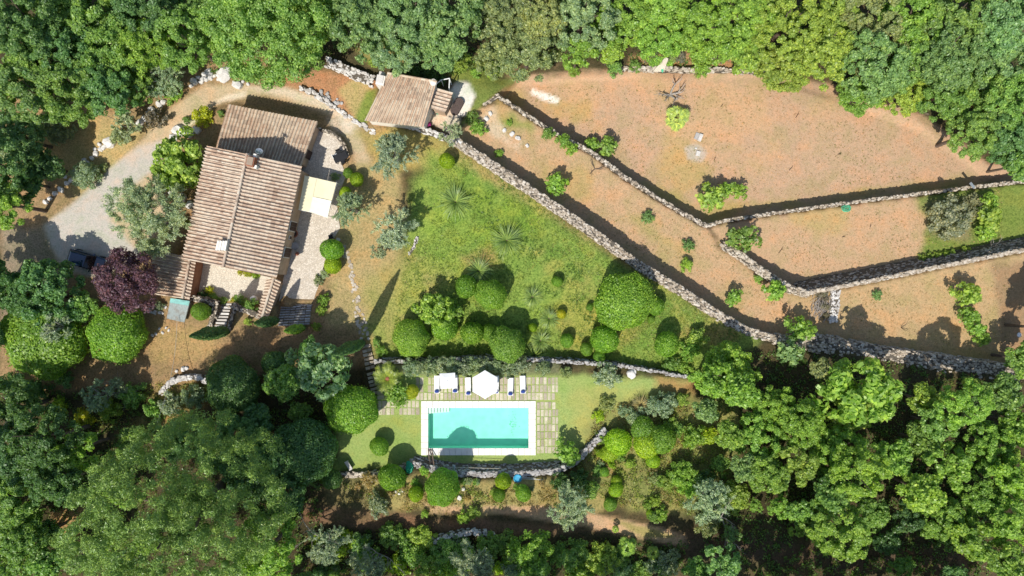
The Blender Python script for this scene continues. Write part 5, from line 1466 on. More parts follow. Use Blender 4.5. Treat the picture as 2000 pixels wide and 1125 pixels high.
P('oak', [
 (715,45,72,'blue',"blue-green oak on the top edge above the cottage wall"),
 (800,30,75,'blue',"blue-green oak at the top edge right above the cottage"),
 (880,40,66,'blue',"blue-green oak on the top edge with a dark hollow beside it"),
 (775,85,52,'pale',"pale bluish oak drooping towards the scrub above the cottage"),
 (850,95,50,'blue',"blue-green oak arm hanging closest to the cottage roof"),
 (1030,95,60,'brownish',"olive-brown oak next to the far stone edging of the field"),
 (975,40,66,'brownish',"olive-brown oak with greyish top on the upper edge"),
 (1050,25,55,'brownish',"olive-brown oak squeezed between its twin and the pale tree"),
 (975,110,42,'brownish',"smaller olive-brown oak above the green path behind the cottage"),
 (1140,35,62,'pale',"pale whitish-green tree at the top edge above the field"),
 (1130,105,34,'fresh',"small fresh green tree below the pale whitish one"),
 (1190,105,26,'lime',"small yellowish tree by the brambly dead strip of the field edge"),
 (1215,45,55,'fresh',"fresh green tree right next to the pale whitish one"),
 (1285,35,66,'fresh',"fresh green tree behind the leaning bleached stump"),
 (1290,80,46,'fresh',"low fresh green tree bulging over the dead brambles"),
 (1370,40,70,'fresh',"fresh green tree over the middle of the field's far edge"),
 (1400,80,48,'fresh',"fresh green tree overhanging a grey dead bush"),
 (1455,45,66,'fresh',"fresh green tree where the wood meets the yellowish trees"),
 (1455,110,36,'lime',"small yellowish-green tree at the field's stone edging end"),
 (1540,50,72,'lime',"big yellow-green tree on the top edge of the picture"),
 (1530,125,55,'lime',"yellow-green tree bulging over the brown field"),
 (1610,110,62,'lime',"yellow-green tree behind the notch in the field edge"),
 (1620,30,60,'lime',"yellow-green tree on the top edge beside the greyer one"),
 (1700,60,70,'brownish',"dull olive-green tree among the yellow-green ones"),
 (1700,130,66,'blue',"grey-green tree in the middle of the eastern wood"),
 (1680,180,44,'fresh',"low fresh tree whose skirt spills onto the brown field"),
 (1760,185,42,'lime',"low yellowish tree at the field edge by the fallen log"),
 (1780,50,66,'fresh',"tree on the top edge between two dark gaps of the eastern wood"),
 (1770,125,52,'mid',"mid green tree in front of a long dark gap"),
 (1870,40,66,'mid',"big tree on the top edge with a dark diagonal gap behind"),
 (1850,115,60,'blue',"bluish tree wedged between two diagonal dark gaps"),
 (1950,40,66,'blue',"bluish tree in the top corner beyond the field"),
 (1940,120,62,'blue',"bluish tree below the corner tree of the eastern wood"),
 (1840,185,50,'mid',"tree above the bare bank with the fallen log"),
 (1915,200,60,'mid',"tree overhanging the bare bank on its wood side"),
 (1985,195,58,'mid',"tree at the photo's edge, third below the corner"),
 (1900,262,44,'mid',"tree bulging over the field beside the bare bank"),
 (1965,275,58,'deep',"dark tree above the end of the straight field wall"),
 (1990,320,36,'mid',"last small tree of the wood, touching the straight field wall"),
], W1)
# ---- slope beyond the drive
P('olive', [
 (318,150,52,'olivegrey',"grey olive tree between the dense corner wood and the rubble row"),
 (250,245,32,'olivegrey',"thin grey olive above the tumbled verge rocks"),
 (50,295,44,'olivegrey',"grey-green olive standing alone in deep shade beyond the drive"),
 (288,425,82,'olivegrey',"large feathery grey olive between the gravel and the main roof"),
 (768,303,54,'olivegrey',"tall grey olive on the grass below the cottage"),
 (685,408,42,'olivegrey',"grey olive at the corner of the terrace near the awning"),
 (772,450,50,'olivegrey',"grey olive with bare twigs in the middle of the lawn's dry side"),
 (738,492,20,'silver',"faint grey olive sapling below the lawn olive"),
 (880,262,28,'olivegrey',"small grey olive against the wall beside the cottage yard"),
])
P('oak', [
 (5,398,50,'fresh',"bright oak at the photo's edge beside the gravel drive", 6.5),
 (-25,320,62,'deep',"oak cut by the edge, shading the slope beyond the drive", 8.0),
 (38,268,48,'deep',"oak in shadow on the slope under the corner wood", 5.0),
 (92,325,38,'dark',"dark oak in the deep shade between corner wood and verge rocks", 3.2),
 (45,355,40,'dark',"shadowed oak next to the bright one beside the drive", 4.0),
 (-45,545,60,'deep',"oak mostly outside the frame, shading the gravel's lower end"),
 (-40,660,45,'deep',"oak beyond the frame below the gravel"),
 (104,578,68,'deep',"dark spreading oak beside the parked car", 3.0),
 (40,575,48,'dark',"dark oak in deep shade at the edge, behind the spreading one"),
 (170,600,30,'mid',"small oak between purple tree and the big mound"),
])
P('bush', [
 (170,342,29,'greyg',"round grey-green bush on the drive's rocky verge"),
 (203,327,9,'greyg',"tiny round bush beside the grey-green verge bush"),
 (305,235,24,'dead',"dry brownish bush at the foot of the rocks"),
 (398,230,21,'yellow',"yellow-green bush at the uphill corner of the rear roof"),
 (432,222,8,'mid',"little dark bush between yellow bush and rear roof"),
 (365,235,9,'mid',"small green tuft on the inner side of the drive's bend"),
 (20,300,24,'greyg',"grey bush in the shade at the photo's edge"),
 (120,250,36,'greyg',"sparse bush on the dry bank under the corner wood"),
 (75,255,24,'brownish',"low brownish bush in the shade of the corner wood"),
 (235,268,20,'greyg',"thin grey-green bush hiding the verge rocks"),
 (340,185,18,'fresh',"green bush at the foot of the grey olive by the drive"),
])
plant('leafy', 355,318,56,'lime',"bright yellow-green tree hugging the blind side of the farmhouse")
plant('leafy', 335,345,34,'fresh',"darker leafy shoot at the foot of the yellow-green farmhouse tree")
plant('purple', 250,550,64,'purple',"purple-leaved plum tree beside the low side wing")
plant('mound', 85,658,72,'mound',"largest clipped green mound, with a grey dead patch on its top", flat=.7)
plant('olive', 112,640,34,'silver',"grey dead-looking shrub growing through the largest green mound", h=4.6)
plant('mound', 229,652,53,'mound',"perfectly round clipped green mound near the purple tree", flat=.85)
plant('leafy', 176,612,14,'pale',"small pale bush squeezed between the two big mounds")
# ---- around the house
P('mound', [
 (697,351,13,'moundy',"yellow-green clipped ball beside the flagged patio"),
 (674,376,11,'moundy',"small clipped ball touching the grey olive by the awning"),
 (649,488,21,'mound',"larger clipped ball at the terrace edge, darker on its top"),
 (650,518,16,'moundy',"smaller bright clipped ball right below the larger terrace one"),
 (393,608,17,'mound',"clipped bush inside the L-shaped pale court wall"),
 (680,338,9,'mound',"dark clipped bush beside the patio corner"),
])
P('bush', [
 (410,569,10,'yellow',"bright yellow shrub in the shaded corner of the courtyard"),
 (398,578,12,'dark',"dark hedge clump at the yellow shrub's foot"),
 (418,583,12,'mid',"hedge clump between yellow shrub and court stair"),
 (436,587,10,'mid',"low hedge clump at the head of the court stair"),
 (470,590,14,'mid',"hedge clump on the wall opposite the white urn"),
 (490,597,15,'mid',"dark hedge clump next to the white urn"),
 (457,585,7,'yellow',"tiny yellow plant at the top of the court stair"),
 (470,531,7,'yellow',"first yellowish plant along the sunny south wall of the house"),
 (485,534,8,'yellow',"second yellowish plant along the sunny south wall"),
 (500,537,8,'moundy',"third yellowish plant along the sunny south wall"),
 (632,585,13,'fresh',"green climber at the terrace edge above the wide steps"),
 (628,605,11,'fresh',"green climber beside the wide steps' flank"),
 (622,548,10,'greyg',"grey lavender tuft at the terrace edge"),
 (636,535,10,'greyg',"grey lavender tuft under the bright clipped ball"),
 (484,628,9,'lime',"yellow-green tuft at the base of the tiled wall"),
 (618,638,9,'lime',"yellow-green tuft at the foot of the wide steps"),
 (312,597,10,'greyg',"grey-green potted shrub beside the turquoise lean-to"),
 (655,345,9,'greyg',"grey tuft between the awning and the clipped ball"),
 (385,500,6,'lime',"small lime plant at the joint of main roof and side wing"),
 (370,440,10,'lime',"lime creeper on the blind side of the farmhouse"),
])
P('leafy', [
 (430,615,1,'mid',"x"),
]) if False else None
def cyp(px, py, tipx, tipy, R, tint, label):
    g = gat(px, py); d0 = math.hypot(px - 1000, py - 562.5); d1 = math.hypot(tipx - 1000, tipy - 562.5)
    # height from how far the tip leans away from the picture's centre
    zt = H - (H - g.z) * d0 / d1; hh = zt - g.z
    me = cypress("crown", int(px), R, hh, int(420 * hh)); t = empty("cypress_tree", g, label, "tree")
    c = bpy.data.objects.new("crown", me); COL.objects.link(c); c.parent = t; c.color = (*TINT[tint], 1)
    mb = MB(); mb.tube([(0, 0, -.2), (0, 0, hh * .7)], [.12, .04], 7); mb.build("trunk", M['bark'], t)
cyp(443,646,371,657,.62,'dark',"slim dark cypress beside the foot of the court stair")
cyp(708,670,648,693,.55,'dark',"tall slim cypress at the stepping stone path with a long shadow")
cyp(540,626,497,631,.5,'dark',"small dark cypress at the end of the tiled wall")
cyp(592,640,556,646,.45,'mound',"small cypress below the wide shaded steps")
# ---- lawn
P('mound', [
 (910,560,21,'mound',"clipped ball at the upper left of the pair of lawn bushes"),
 (958,575,31,'mound',"larger clipped ball of the pair in the middle of the lawn"),
 (1180,663,26,'mound',"clipped ball below the biggest round lawn bush"),
 (1302,672,24,'mound',"clipped ball on the dry corner of the lawn nearest the wood"),
 (1107,665,13,'mound',"little clipped ball on the lawn above the pool paving's end"),
 (990,672,36,'fresh',"broad clipped bush directly uphill of the parasols"),
 (803,660,34,'fresh',"broad clipped bush at the lawn's lower corner by the path"),
 (868,640,24,'mound',"clipped bush between the fruit tree and the pool wall"),
 (922,650,22,'mound',"clipped bush at the left of a close pair above the pool wall"),
 (957,650,17,'mound',"clipped bush at the right of a close pair above the pool wall"),
 (1088,550,10,'mound',"tiny clipped ball with a dark shadow in open lawn"),
 (873,315,15,'moundy',"clipped ball near the upper end of the long wall"),
 (1280,598,16,'mound',"small bush touching the flank of the biggest lawn bush"),
 (1271,624,7,'mound',"tiny bush in the dry grass below the biggest lawn bush"),
 (1145,682,12,'mound',"small bush left of the clipped ball at the pool wall"),
 (1170,697,12,'mound',"small bush squeezed between clipped ball and pool wall"),
 (1040,640,9,'moundy',"small yellowish bush among the feathery grasses"),
 (1096,613,9,'yellow',"tiny yellow bush with a dark shadow beside feathery grass"),
 (1152,600,7,'mound',"tiny dark bush at the foot of the biggest lawn bush"),
])
plant('mound', 1218,588,53,'mound',"biggest round bush on the lawn, close to the long wall", flat=.85)
plant('leafy', 852,606,38,'fresh',"leafy fruit tree among the clipped bushes of the lawn")
plant('leafy', 888,605,20,'fresh',"small fruit tree in the shade gap beside the leafy one")
P('bush', [
 (1360,660,22,'lime',"yellow-flowering bush at the dry lawn corner"),
 (1345,685,20,'fresh',"low green bush at the end of the pool wall"),
 (1310,712,18,'mid',"creeping bush on the end of the pool wall"),
 (1335,722,16,'fresh',"creeping bush where the pool wall meets the wood"),
 (745,685,12,'fresh',"small shrub at the head of the garden steps"),
 (800,690,16,'dark',"low dark shrub in the shade under the pool wall"),
 (1105,728,12,'brownish',"reddish-brown shrub beside the pool paving corner"),
 (1185,732,24,'silver',"faint silvery shrub on the pool lawn by the wall"),
])
GB = "grey rosemary bushes behind the loungers"
for x in (803,822,842,862,884,905,925,948,972,995,1018,1062):
    plant('bush', x, 716 + rng.uniform(-3, 3), rng.uniform(15, 19), 'greyg', "grey-green rosemary bush in the row between pool wall and loungers", h=.45, group=GB, name="rosemary_bush")
# ---- pool terrace
P('mound', [
 (741,872,17,'mound',"clipped ball standing alone on the pool's side lawn"),
 (765,932,25,'mound',"clipped ball on the low wall left of the pool"),
 (864,952,35,'mound',"big round bush below the pool casting a shadow on the water"),
 (983,940,16,'moundy',"bright clipped ball at the middle of the wall below the pool"),
 (975,967,13,'mound',"small clipped ball just below the bright one by the wall"),
 (1022,963,15,'mound',"clipped ball between blue net and the track"),
 (804,765,13,'yellow',"golden clipped ball at the pool paving edge"),
 (686,800,45,'mound',"big clipped dome at the bend of the garden steps"),
 (648,936,18,'dark',"dark ball in the shade at the end of the low wall"),
 (455,752,52,'dark',"very large dark dome in shade above the curved white wall"),
 (540,710,25,'deep',"dark round bush uphill of the pale-leaved tree"),
 (592,882,58,'dark',"large dark dome at the shaded edge of the pool lawn"),
 (812,965,15,'moundy',"yellowish bush left of the big round one below the pool"),
])
P('bush', [
 (778,768,26,'fresh',"spreading green bush beneath the cycad and golden ball"),
 (735,668,9,'mid',"small plant at the top of the garden steps"),
 (720,935,16,'straw',"dry grassy clump below the low curved wall"),
 (740,985,24,'greyg',"dull shrub in the shade below the low wall"),
 (830,1003,9,'fresh',"small fresh green tuft on the verge of the track"),
])
plant('leafy', 628,722,60,'pale',"pale-leaved fig tree glowing in front of dark domes", h=3.2)
plant('leafy', 1108,885,26,'fresh',"small leafy tree at the corner where wall and paving meet")
plant('leafy', 828,920,10,'fresh',"little broad-leaved plant on top of the pool wall")
# spiky plants
def rosette(px, py, rp, tint, label, name, cat, kind="blade"):
    g = gat(px, py); R = rp * K * (H - g.z); seed = int(px * 7 + py)
    if kind == "blade": me = blades("leaves", seed, 110, R * 1.25, max(.035, R * .035), droop=.45)
    elif kind == "grass": me = blades("leaves", seed, 230, R * 1.25, max(.05, R * .035), droop=.55, up=.45)
    elif kind == "cycad": me = fronds("fronds", seed, 46, R * 1.15, .38)
    else: me = fronds("fronds", seed, 17, R * 1.12, .3, True)
    t = empty(name, g, label, cat); t.rotation_euler.z = 0
    c = bpy.data.objects.new("leaves", me); COL.objects.link(c); c.parent = t; c.color = (*TINT[tint], 1)
    c.location = (0, 0, .2 if kind in ("blade", "grass") else .7)
    mb = MB(); mb.tube([(0, 0, -.1), (0, 0, .25 if kind in ("blade", "grass") else .8)], [R * .10, R * .08], 8); mb.build("stem", M['bark'], t)
    return t
TINT['fan'] = (.50, .61, .16); TINT['cyc'] = (.36, .44, .08); TINT['yuc'] = (.31, .42, .12)
rosette(1318,233,29,'fan',"yellow-green fan palm alone in the brown field","fan_palm","palm","fan")
cy = rosette(760,737,28,'cyc',"cycad with radiating fronds at the foot of the garden steps","cycad","palm","cycad")
mb = MB(); mb.stone((0, 0, .95), .2, .2, .2); mb.build("cone", M['terracotta'], cy)
rosette(890,395,34,'yuc',"large feathery yucca in the bright upper part of the lawn","yucca","plant","grass")
rosette(990,470,34,'yuc',"large feathery yucca in the centre of the lawn","yucca","plant","grass")
rosette(935,530,28,'yuc',"dull feathery yucca just above the two clipped balls","yucca","plant","grass")
rosette(1040,580,20,'yuc',"feathery grass clump right of the two clipped balls","grass_clump","plant","grass")
rosette(1072,622,20,'yuc',"feathery grass clump beside the tiny yellow bush","grass_clump","plant","grass")
rosette(1055,665,22,'yuc',"dull grass clump on the lawn above the spiky yucca","grass_clump","plant","grass")
rosette(1043,694,25,'grass',"spiky yucca growing out of the pool wall by the last lounger","yucca","plant")
rosette(1250,790,20,'straw',"straw-coloured fountain grass at the edge of the pool lawn","grass_clump","plant","grass")
rosette(1222,1063,22,'fresh',"bright fan-leaved rosette below the sandy track","dwarf_palm","palm","fan")
rosette(1272,1073,16,'lime',"smaller yellowish rosette beside the fan-leaved one","dwarf_palm","palm","fan")
rosette(1200,1028,9,'lime',"tiny yellow-green rosette on the verge between the tracks","dwarf_palm","palm","fan")
# ---- terraces
P('leafy', [
 (1088,357,24,'fresh',"sapling on the narrow terrace casting a shadow uphill of the long wall"),
 (1183,288,22,'fresh',"bright sapling in front of a dark shadow on the thin field wall"),
 (1155,285,16,'fresh',"smaller sapling joined to the one at the thin field wall"),
 (1385,385,30,'lime',"yellow-green multi-stemmed sapling in the field's lower corner"),
 (1440,372,18,'fresh',"slim green sapling beside the multi-stemmed yellow one"),
 (1415,372,16,'fresh',"slim sapling in the middle of the field-corner trio"),
 (1450,465,30,'mid',"dark bushy sapling where two terrace walls almost meet"),
 (1510,570,23,'fresh',"bright sapling against the short pale retaining wall"),
 (1432,582,17,'fresh',"sapling at the uphill foot of the long wall"),
 (1564,645,30,'fresh',"sapling straddling the end of the long wall"),
 (1540,685,28,'blue',"grey-green sapling just below the end of the long wall"),
 (1888,575,28,'lime',"yellow-green shrub heading the leafy row on the corner terrace"),
 (1893,620,22,'fresh',"middle shrub of the leafy row on the corner terrace"),
 (1905,640,18,'fresh',"shrub near the end of the leafy row on the corner terrace"),
 (1918,662,16,'fresh',"last low shrub of the leafy row on the corner terrace"),
 (1930,395,20,'fresh',"upper green part of the shrubbery below the plank on the wall"),
 (1932,425,28,'lime',"yellow-green shrub in the green corner plot"),
 (1925,450,20,'fresh',"dark green shrub at the foot of the yellow-green plot shrub"),
])
P('bush', [
 (1264,425,13,'blue',"small bluish bush alone on the narrow terrace"),
 (1343,480,13,'blue',"small bluish bush above a brighter one on the narrow terrace"),
 (1340,517,16,'fresh',"small bright bush beside the shaded strip of the long wall"),
 (1712,576,10,'blue',"lone little bluish bush on the corner terrace"),
 (1100,275,16,'fresh',"creeper on the thin field wall near its bend"),
 (1070,262,14,'mid',"creeper on the thin field wall higher up"),
 (1115,290,14,'fresh',"creeper on the terrace side of the thin field wall"),
 (995,240,7,'fresh',"tiny green tuft on the pale stony ground"),
 (935,250,16,'fresh',"green creeper at the start of the long wall"),
 (920,232,14,'mid',"darker creeper near the cottage's pale patio"),
 (975,300,10,'fresh',"small creeper on the long wall's shadow side"),
 (1480,545,10,'mid',"small scrub tuft at the foot of the short retaining wall"),
 (1850,425,42,'wither',"grey-brown withered shrub in the green corner plot"),
 (1900,400,22,'wither',"withered twiggy shrub below the plank on the wall"),
 (1368,133,20,'fresh',"green shrub overhanging the field's far stone edging"),
 (1200,135,18,'mid',"low shrub on the far stone edging by the small yellowish tree"),
 (1240,130,12,'mid',"low shrub on the edging near the bleached stump"),
 (1120,140,12,'fresh',"low shrub where the far stone edging begins"),
])
for (x, y) in ((1800,505),(1815,502),(1830,500),(1845,497),(1858,494),(1885,490)):
    plant('bush', x, y, 9, 'lime', "low lime-green shrub in the row on top of the sloping grey wall", group="shrub row on the sloping wall")
for (x, y, r) in ((1415,115,26),):
    plant('bush', x - 10, y - 10, r * .8, 'dead', "grey dead bush at the field's far edge")
for k in range(9):
    plant('bush', rng.uniform(1235, 1330), rng.uniform(98, 122), rng.uniform(8, 13), rng.choice(('dead', 'straw', 'brownish')), "rusty withered bramble clump on the field's far edge", group="withered brambles")
for k in range(10):
    plant('bush', rng.uniform(885, 975), rng.uniform(100, 150), rng.uniform(9, 15), rng.choice(('lime', 'fresh', 'lime')), "yellow-green scrub clump on the bank above the cottage patio", group="scrub above the patio")
for k in range(7):
    plant('bush', rng.uniform(690, 760), rng.uniform(88, 125), rng.uniform(8, 13), rng.choice(('lime', 'fresh', 'brownish')), "scrub clump on the bank between cottage and blue-green oaks", group="scrub above the cottage")
for k in range(6):
    plant('bush', 780 + k * 17 + rng.uniform(-4, 4), 138 + k * 3 + rng.uniform(-5, 5), rng.uniform(12, 17), 'dark', "dark shrub in the shade behind the cottage roof", group="shrubs behind the cottage")
for k in range(6):
    plant('bush', rng.uniform(1600, 1615) , 590 + rng.uniform(-16, 30), 8, 'dead', "grey dry tuft among the cut branches", group="dry tufts")
def deadtree(px, py, L, label, seed, mat='bark_pale', spread=.8, up=.5, first=4, depth=2, n=3, r=.09, name="dead_tree", cat="tree", h=0.0):
    g = gat(px, py); me = branches(name, seed, L, r, depth, n, mat, spread, up, first); o = bpy.data.objects.new(name, me); COL.objects.link(o); o.location = (g.x, g.y, g.z + h)
    return tag(o, label, cat)
deadtree(1309,186,1.35,"bare dead fruit tree in the field above the fan palm",5,'bark_pale',.75,.6,5,r=.12)
deadtree(1162,330,1.3,"low bare dark sapling on the terrace beneath the thin field wall",8,'bark',.9,.5,3,1,3,.05)
deadtree(62,795,3.0,"white dead tree sticking out of the shaded wood",9,'bark_pale',.9,.9,4,2,3,.12,h=3.0)
deadtree(245,760,1.5,"grey dead shrub beside the silvery olives below the yard",12,'bark_pale',1.,.4,5,2,3,.06,h=.8)
deadtree(165,890,2.0,"white dead branch lying among dark trees beside the large pine",15,'bark_pale',1.1,.4,2,1,3,.12,h=3)
deadtree(620,1032,2.2,"bare grey twigs topping the grey shrub near the lower edge",17,'bark_pale',.8,.8,4,2,3,.06,h=1.5)
deadtree(745,1075,2.0,"bare grey sapling between round shrubs at the lower edge",19,'bark_pale',.7,.9,3,2,3,.06,h=1.)
deadtree(1945,490,1.6,"bare pale shrub on top of the sloping grey wall",23,'bark_pale',1.,.45,6,2,3,.04)
deadtree(1760,640,1.0,"thin bare sapling casting a dark streak on the corner terrace",29,'bark',.4,1.0,2,1,2,.04)
deadtree(1400,1000,2.2,"bare silver twigs on the grey bush at the end of the scrub",31,'bark_pale',.9,.6,5,2,3,.05,h=1.5)
# heap of cut branches
g = gat(1605,600); mb = MB()
for k in range(150):
    a = rng.uniform(.6, 1.6) + (math.pi if rng.random() < .5 else 0); l = rng.uniform(.4, 1.1); c = Vector((g.x + rng.gauss(0, .55), g.y + rng.gauss(0, .75), g.z + abs(rng.gauss(.1, .22))))
    d = Vector((math.cos(a), math.sin(a), rng.uniform(-.15, .25))) * l / 2; mb.tube([c - d, c + d], [.03, .015], 4)
tag(mb.build("brush_pile", M['bark_pale'], loc=tuple(g)), "heap of grey cut branches in the corner beside the wall stub", "branch heap")

# ---- wood below the yard and along the lower edge
W2 = "trees of the lower wood"
P('pine', [(364,998,186,'pinegreen',"huge feathery yellow-green pine dominating the lower left of the photo", 11.0)])
P('fine', [(438,862,56,'deep',"shadowy fine-leaved tree against the uphill flank of the huge pine",4.5),(352,858,42,'deep',"shadowy fine-leaved tree between overhead cable and huge pine",4.0),(520,905,50,'dark',"shadowy fine-leaved tree between huge pine and the large dark dome",4.5)], W2)  # dark crowns added to stand in for the pine's shaded side
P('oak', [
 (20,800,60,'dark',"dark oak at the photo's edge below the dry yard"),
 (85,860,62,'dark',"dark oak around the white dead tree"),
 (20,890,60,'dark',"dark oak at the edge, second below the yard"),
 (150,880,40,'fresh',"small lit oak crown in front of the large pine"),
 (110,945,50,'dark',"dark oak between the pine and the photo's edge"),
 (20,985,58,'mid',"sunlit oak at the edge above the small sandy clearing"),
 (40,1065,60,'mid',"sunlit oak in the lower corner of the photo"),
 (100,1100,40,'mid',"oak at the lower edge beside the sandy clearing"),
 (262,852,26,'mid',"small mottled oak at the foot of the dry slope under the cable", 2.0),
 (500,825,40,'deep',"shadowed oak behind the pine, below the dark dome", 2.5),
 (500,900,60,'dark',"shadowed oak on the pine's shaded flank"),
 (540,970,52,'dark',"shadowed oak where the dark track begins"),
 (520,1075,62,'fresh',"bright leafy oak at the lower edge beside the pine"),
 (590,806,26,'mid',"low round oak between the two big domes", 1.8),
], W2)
P('bush', [
 (165,816,20,'yellow',"round golden bush glowing in the dark wood"),
 (118,787,14,'moundy',"small yellowish bush left of the golden one"),
 (260,770,26,'mid',"green bush beside the grey dead shrub"),
 (215,800,24,'lime',"mottled bush on the dry slope under the cable"),
 (335,790,24,'greyg',"dull shrub inside the curved white wall"),
 (380,775,22,'greyg',"dull shrub between curved wall and very large dark dome"),
 (300,800,20,'mid',"mottled shrub below the curved white wall"),
 (60,1110,14,'fresh',"small bush at the lower corner"),
 (75,760,24,'dark',"dark bush at the lower rim of the dry yard"),
 (30,750,22,'dark',"dark bush at the yard's rim by the photo's edge"),
 (130,740,16,'deep',"bush in the shadow under the largest mound"),
 (700,1058,22,'fresh',"round shrub near the grey twigs at the lower edge"),
 (715,1082,26,'fresh',"brighter round shrub at the lower edge"),
 (765,1045,27,'mid',"round shrub third along the lower row"),
 (790,1052,20,'mid',"darker shrub next to the third one of the lower row"),
 (830,1048,28,'lime',"yellow-green shrub heading the curved row of stones"),
 (880,1075,34,'mid',"broad shrub below the curved row of stones"),
 (830,1090,34,'fresh',"broad shrub on the lower edge"),
 (890,1110,30,'fresh',"bright shrub touching the lower edge"),
 (960,1065,30,'mid',"shrub right of the curved row of stones"),
 (1030,1075,42,'fresh',"large bright shrub at the lower edge under the grey olive"),
 (1040,1115,34,'mid',"shrub cut by the lower edge near the bright one"),
 (1110,1080,36,'mid',"dark shrub between large bright one and the rosettes"),
 (1175,1090,36,'lime',"yellow-green shrub at the lower edge near the rosettes"),
 (1215,1110,22,'pale',"pale spiky shrub at the lower edge"),
 (1300,1095,26,'greyg',"dull shrub below the end of the sandy track"),
 (925,1000,12,'lime',"yellow tuft on the verge under the track's start"),
 (905,1010,14,'lime',"yellowish tuft beside the shaded track"),
])
P('olive', [
 (190,772,36,'silver',"silvery olive below the yard, the outer one of a pair"),
 (232,757,24,'silver',"silvery olive below the yard next to the dead shrub"),
 (640,1062,50,'olivegrey',"grey-green olive at the lower edge left of the round shrubs"),
 (150,1090,30,'silver',"silver olive beside the pine on the lower edge"),
 (720,1105,44,'olivegrey',"grey olive cut by the lower edge, first from the pine"),
 (925,1100,52,'silver',"silvery spiky olive in the middle of the lower edge"),
 (1110,985,52,'olivegrey',"grey olive standing on the sandy track below the pool"),
 (1385,975,54,'silver',"silvery olive at the end of the dry scrub"),
 (1180,1100,20,'silver',"small silvery olive on the lower edge"),
])
# scrub beside the pool
P('mound', [
 (1255,838,23,'mound',"clipped ball heading the cluster right of the pool lawn"),
 (1292,858,26,'mound',"broad ball at the outer side of the scrub cluster"),
 (1262,868,24,'moundy',"broad ball at the bottom of the scrub cluster"),
 (1207,862,25,'moundy',"pair-forming yellowish ball at the end of the rubble wall"),
 (1190,884,17,'moundy',"smaller yellowish ball under the pair-forming one"),
 (1204,940,10,'moundy',"tiny ball perched within a dark shadow in the scrub"),
 (1203,957,14,'moundy',"yellow ball just below the tiny perched one"),
 (1192,985,13,'mound',"lowest small ball of the scrub, close to the track"),
 (1180,922,10,'mound',"little ball near the shaded end of the rubble wall"),
 (1270,1004,8,'moundy',"small ball alone near the track's bend"),
 (1275,900,14,'moundy',"yellow ball below the scrub cluster"),
], flat=1.0)
P('bush', [
 (1290,790,30,'greyg',"dull bush behind the straw-coloured fountain grass"),
 (1240,815,22,'greyg',"grey bush between the fountain grass and clipped cluster"),
 (1350,850,24,'fresh',"fresh bush between clipped cluster and the wood"),
 (1380,850,22,'moundy',"yellowish bush at the rim of the lower wood"),
 (1330,925,30,'fresh',"green bush in the middle of the dry scrub"),
 (1345,950,22,'fresh',"smaller green bush below the middle scrub bush"),
 (1370,940,26,'dark',"dark bush in shade at the scrub's edge"),
 (1130,935,22,'dark',"dark bush at the foot of the rubble wall's bend"),
 (1095,940,20,'dark',"dark bush beside the blue net's handle"),
 (1150,955,22,'mid',"mid green bush between grey olive and clipped balls"),
 (1380,1020,28,'brownish',"olive-brown bush under the silvery twigs"),
 (1430,970,34,'lime',"yellow-green bush beside the silvery olive"),
 (1310,830,14,'lime',"lime tuft above the scrub cluster's outer ball"),
 (1330,780,16,'lime',"lime tuft on the reddish slope under the wall's end"),
 (1290,940,12,'lime',"lime tuft in the centre of the scrub"),
 (1230,905,12,'lime',"lime tuft next to the shaded double balls"),
])
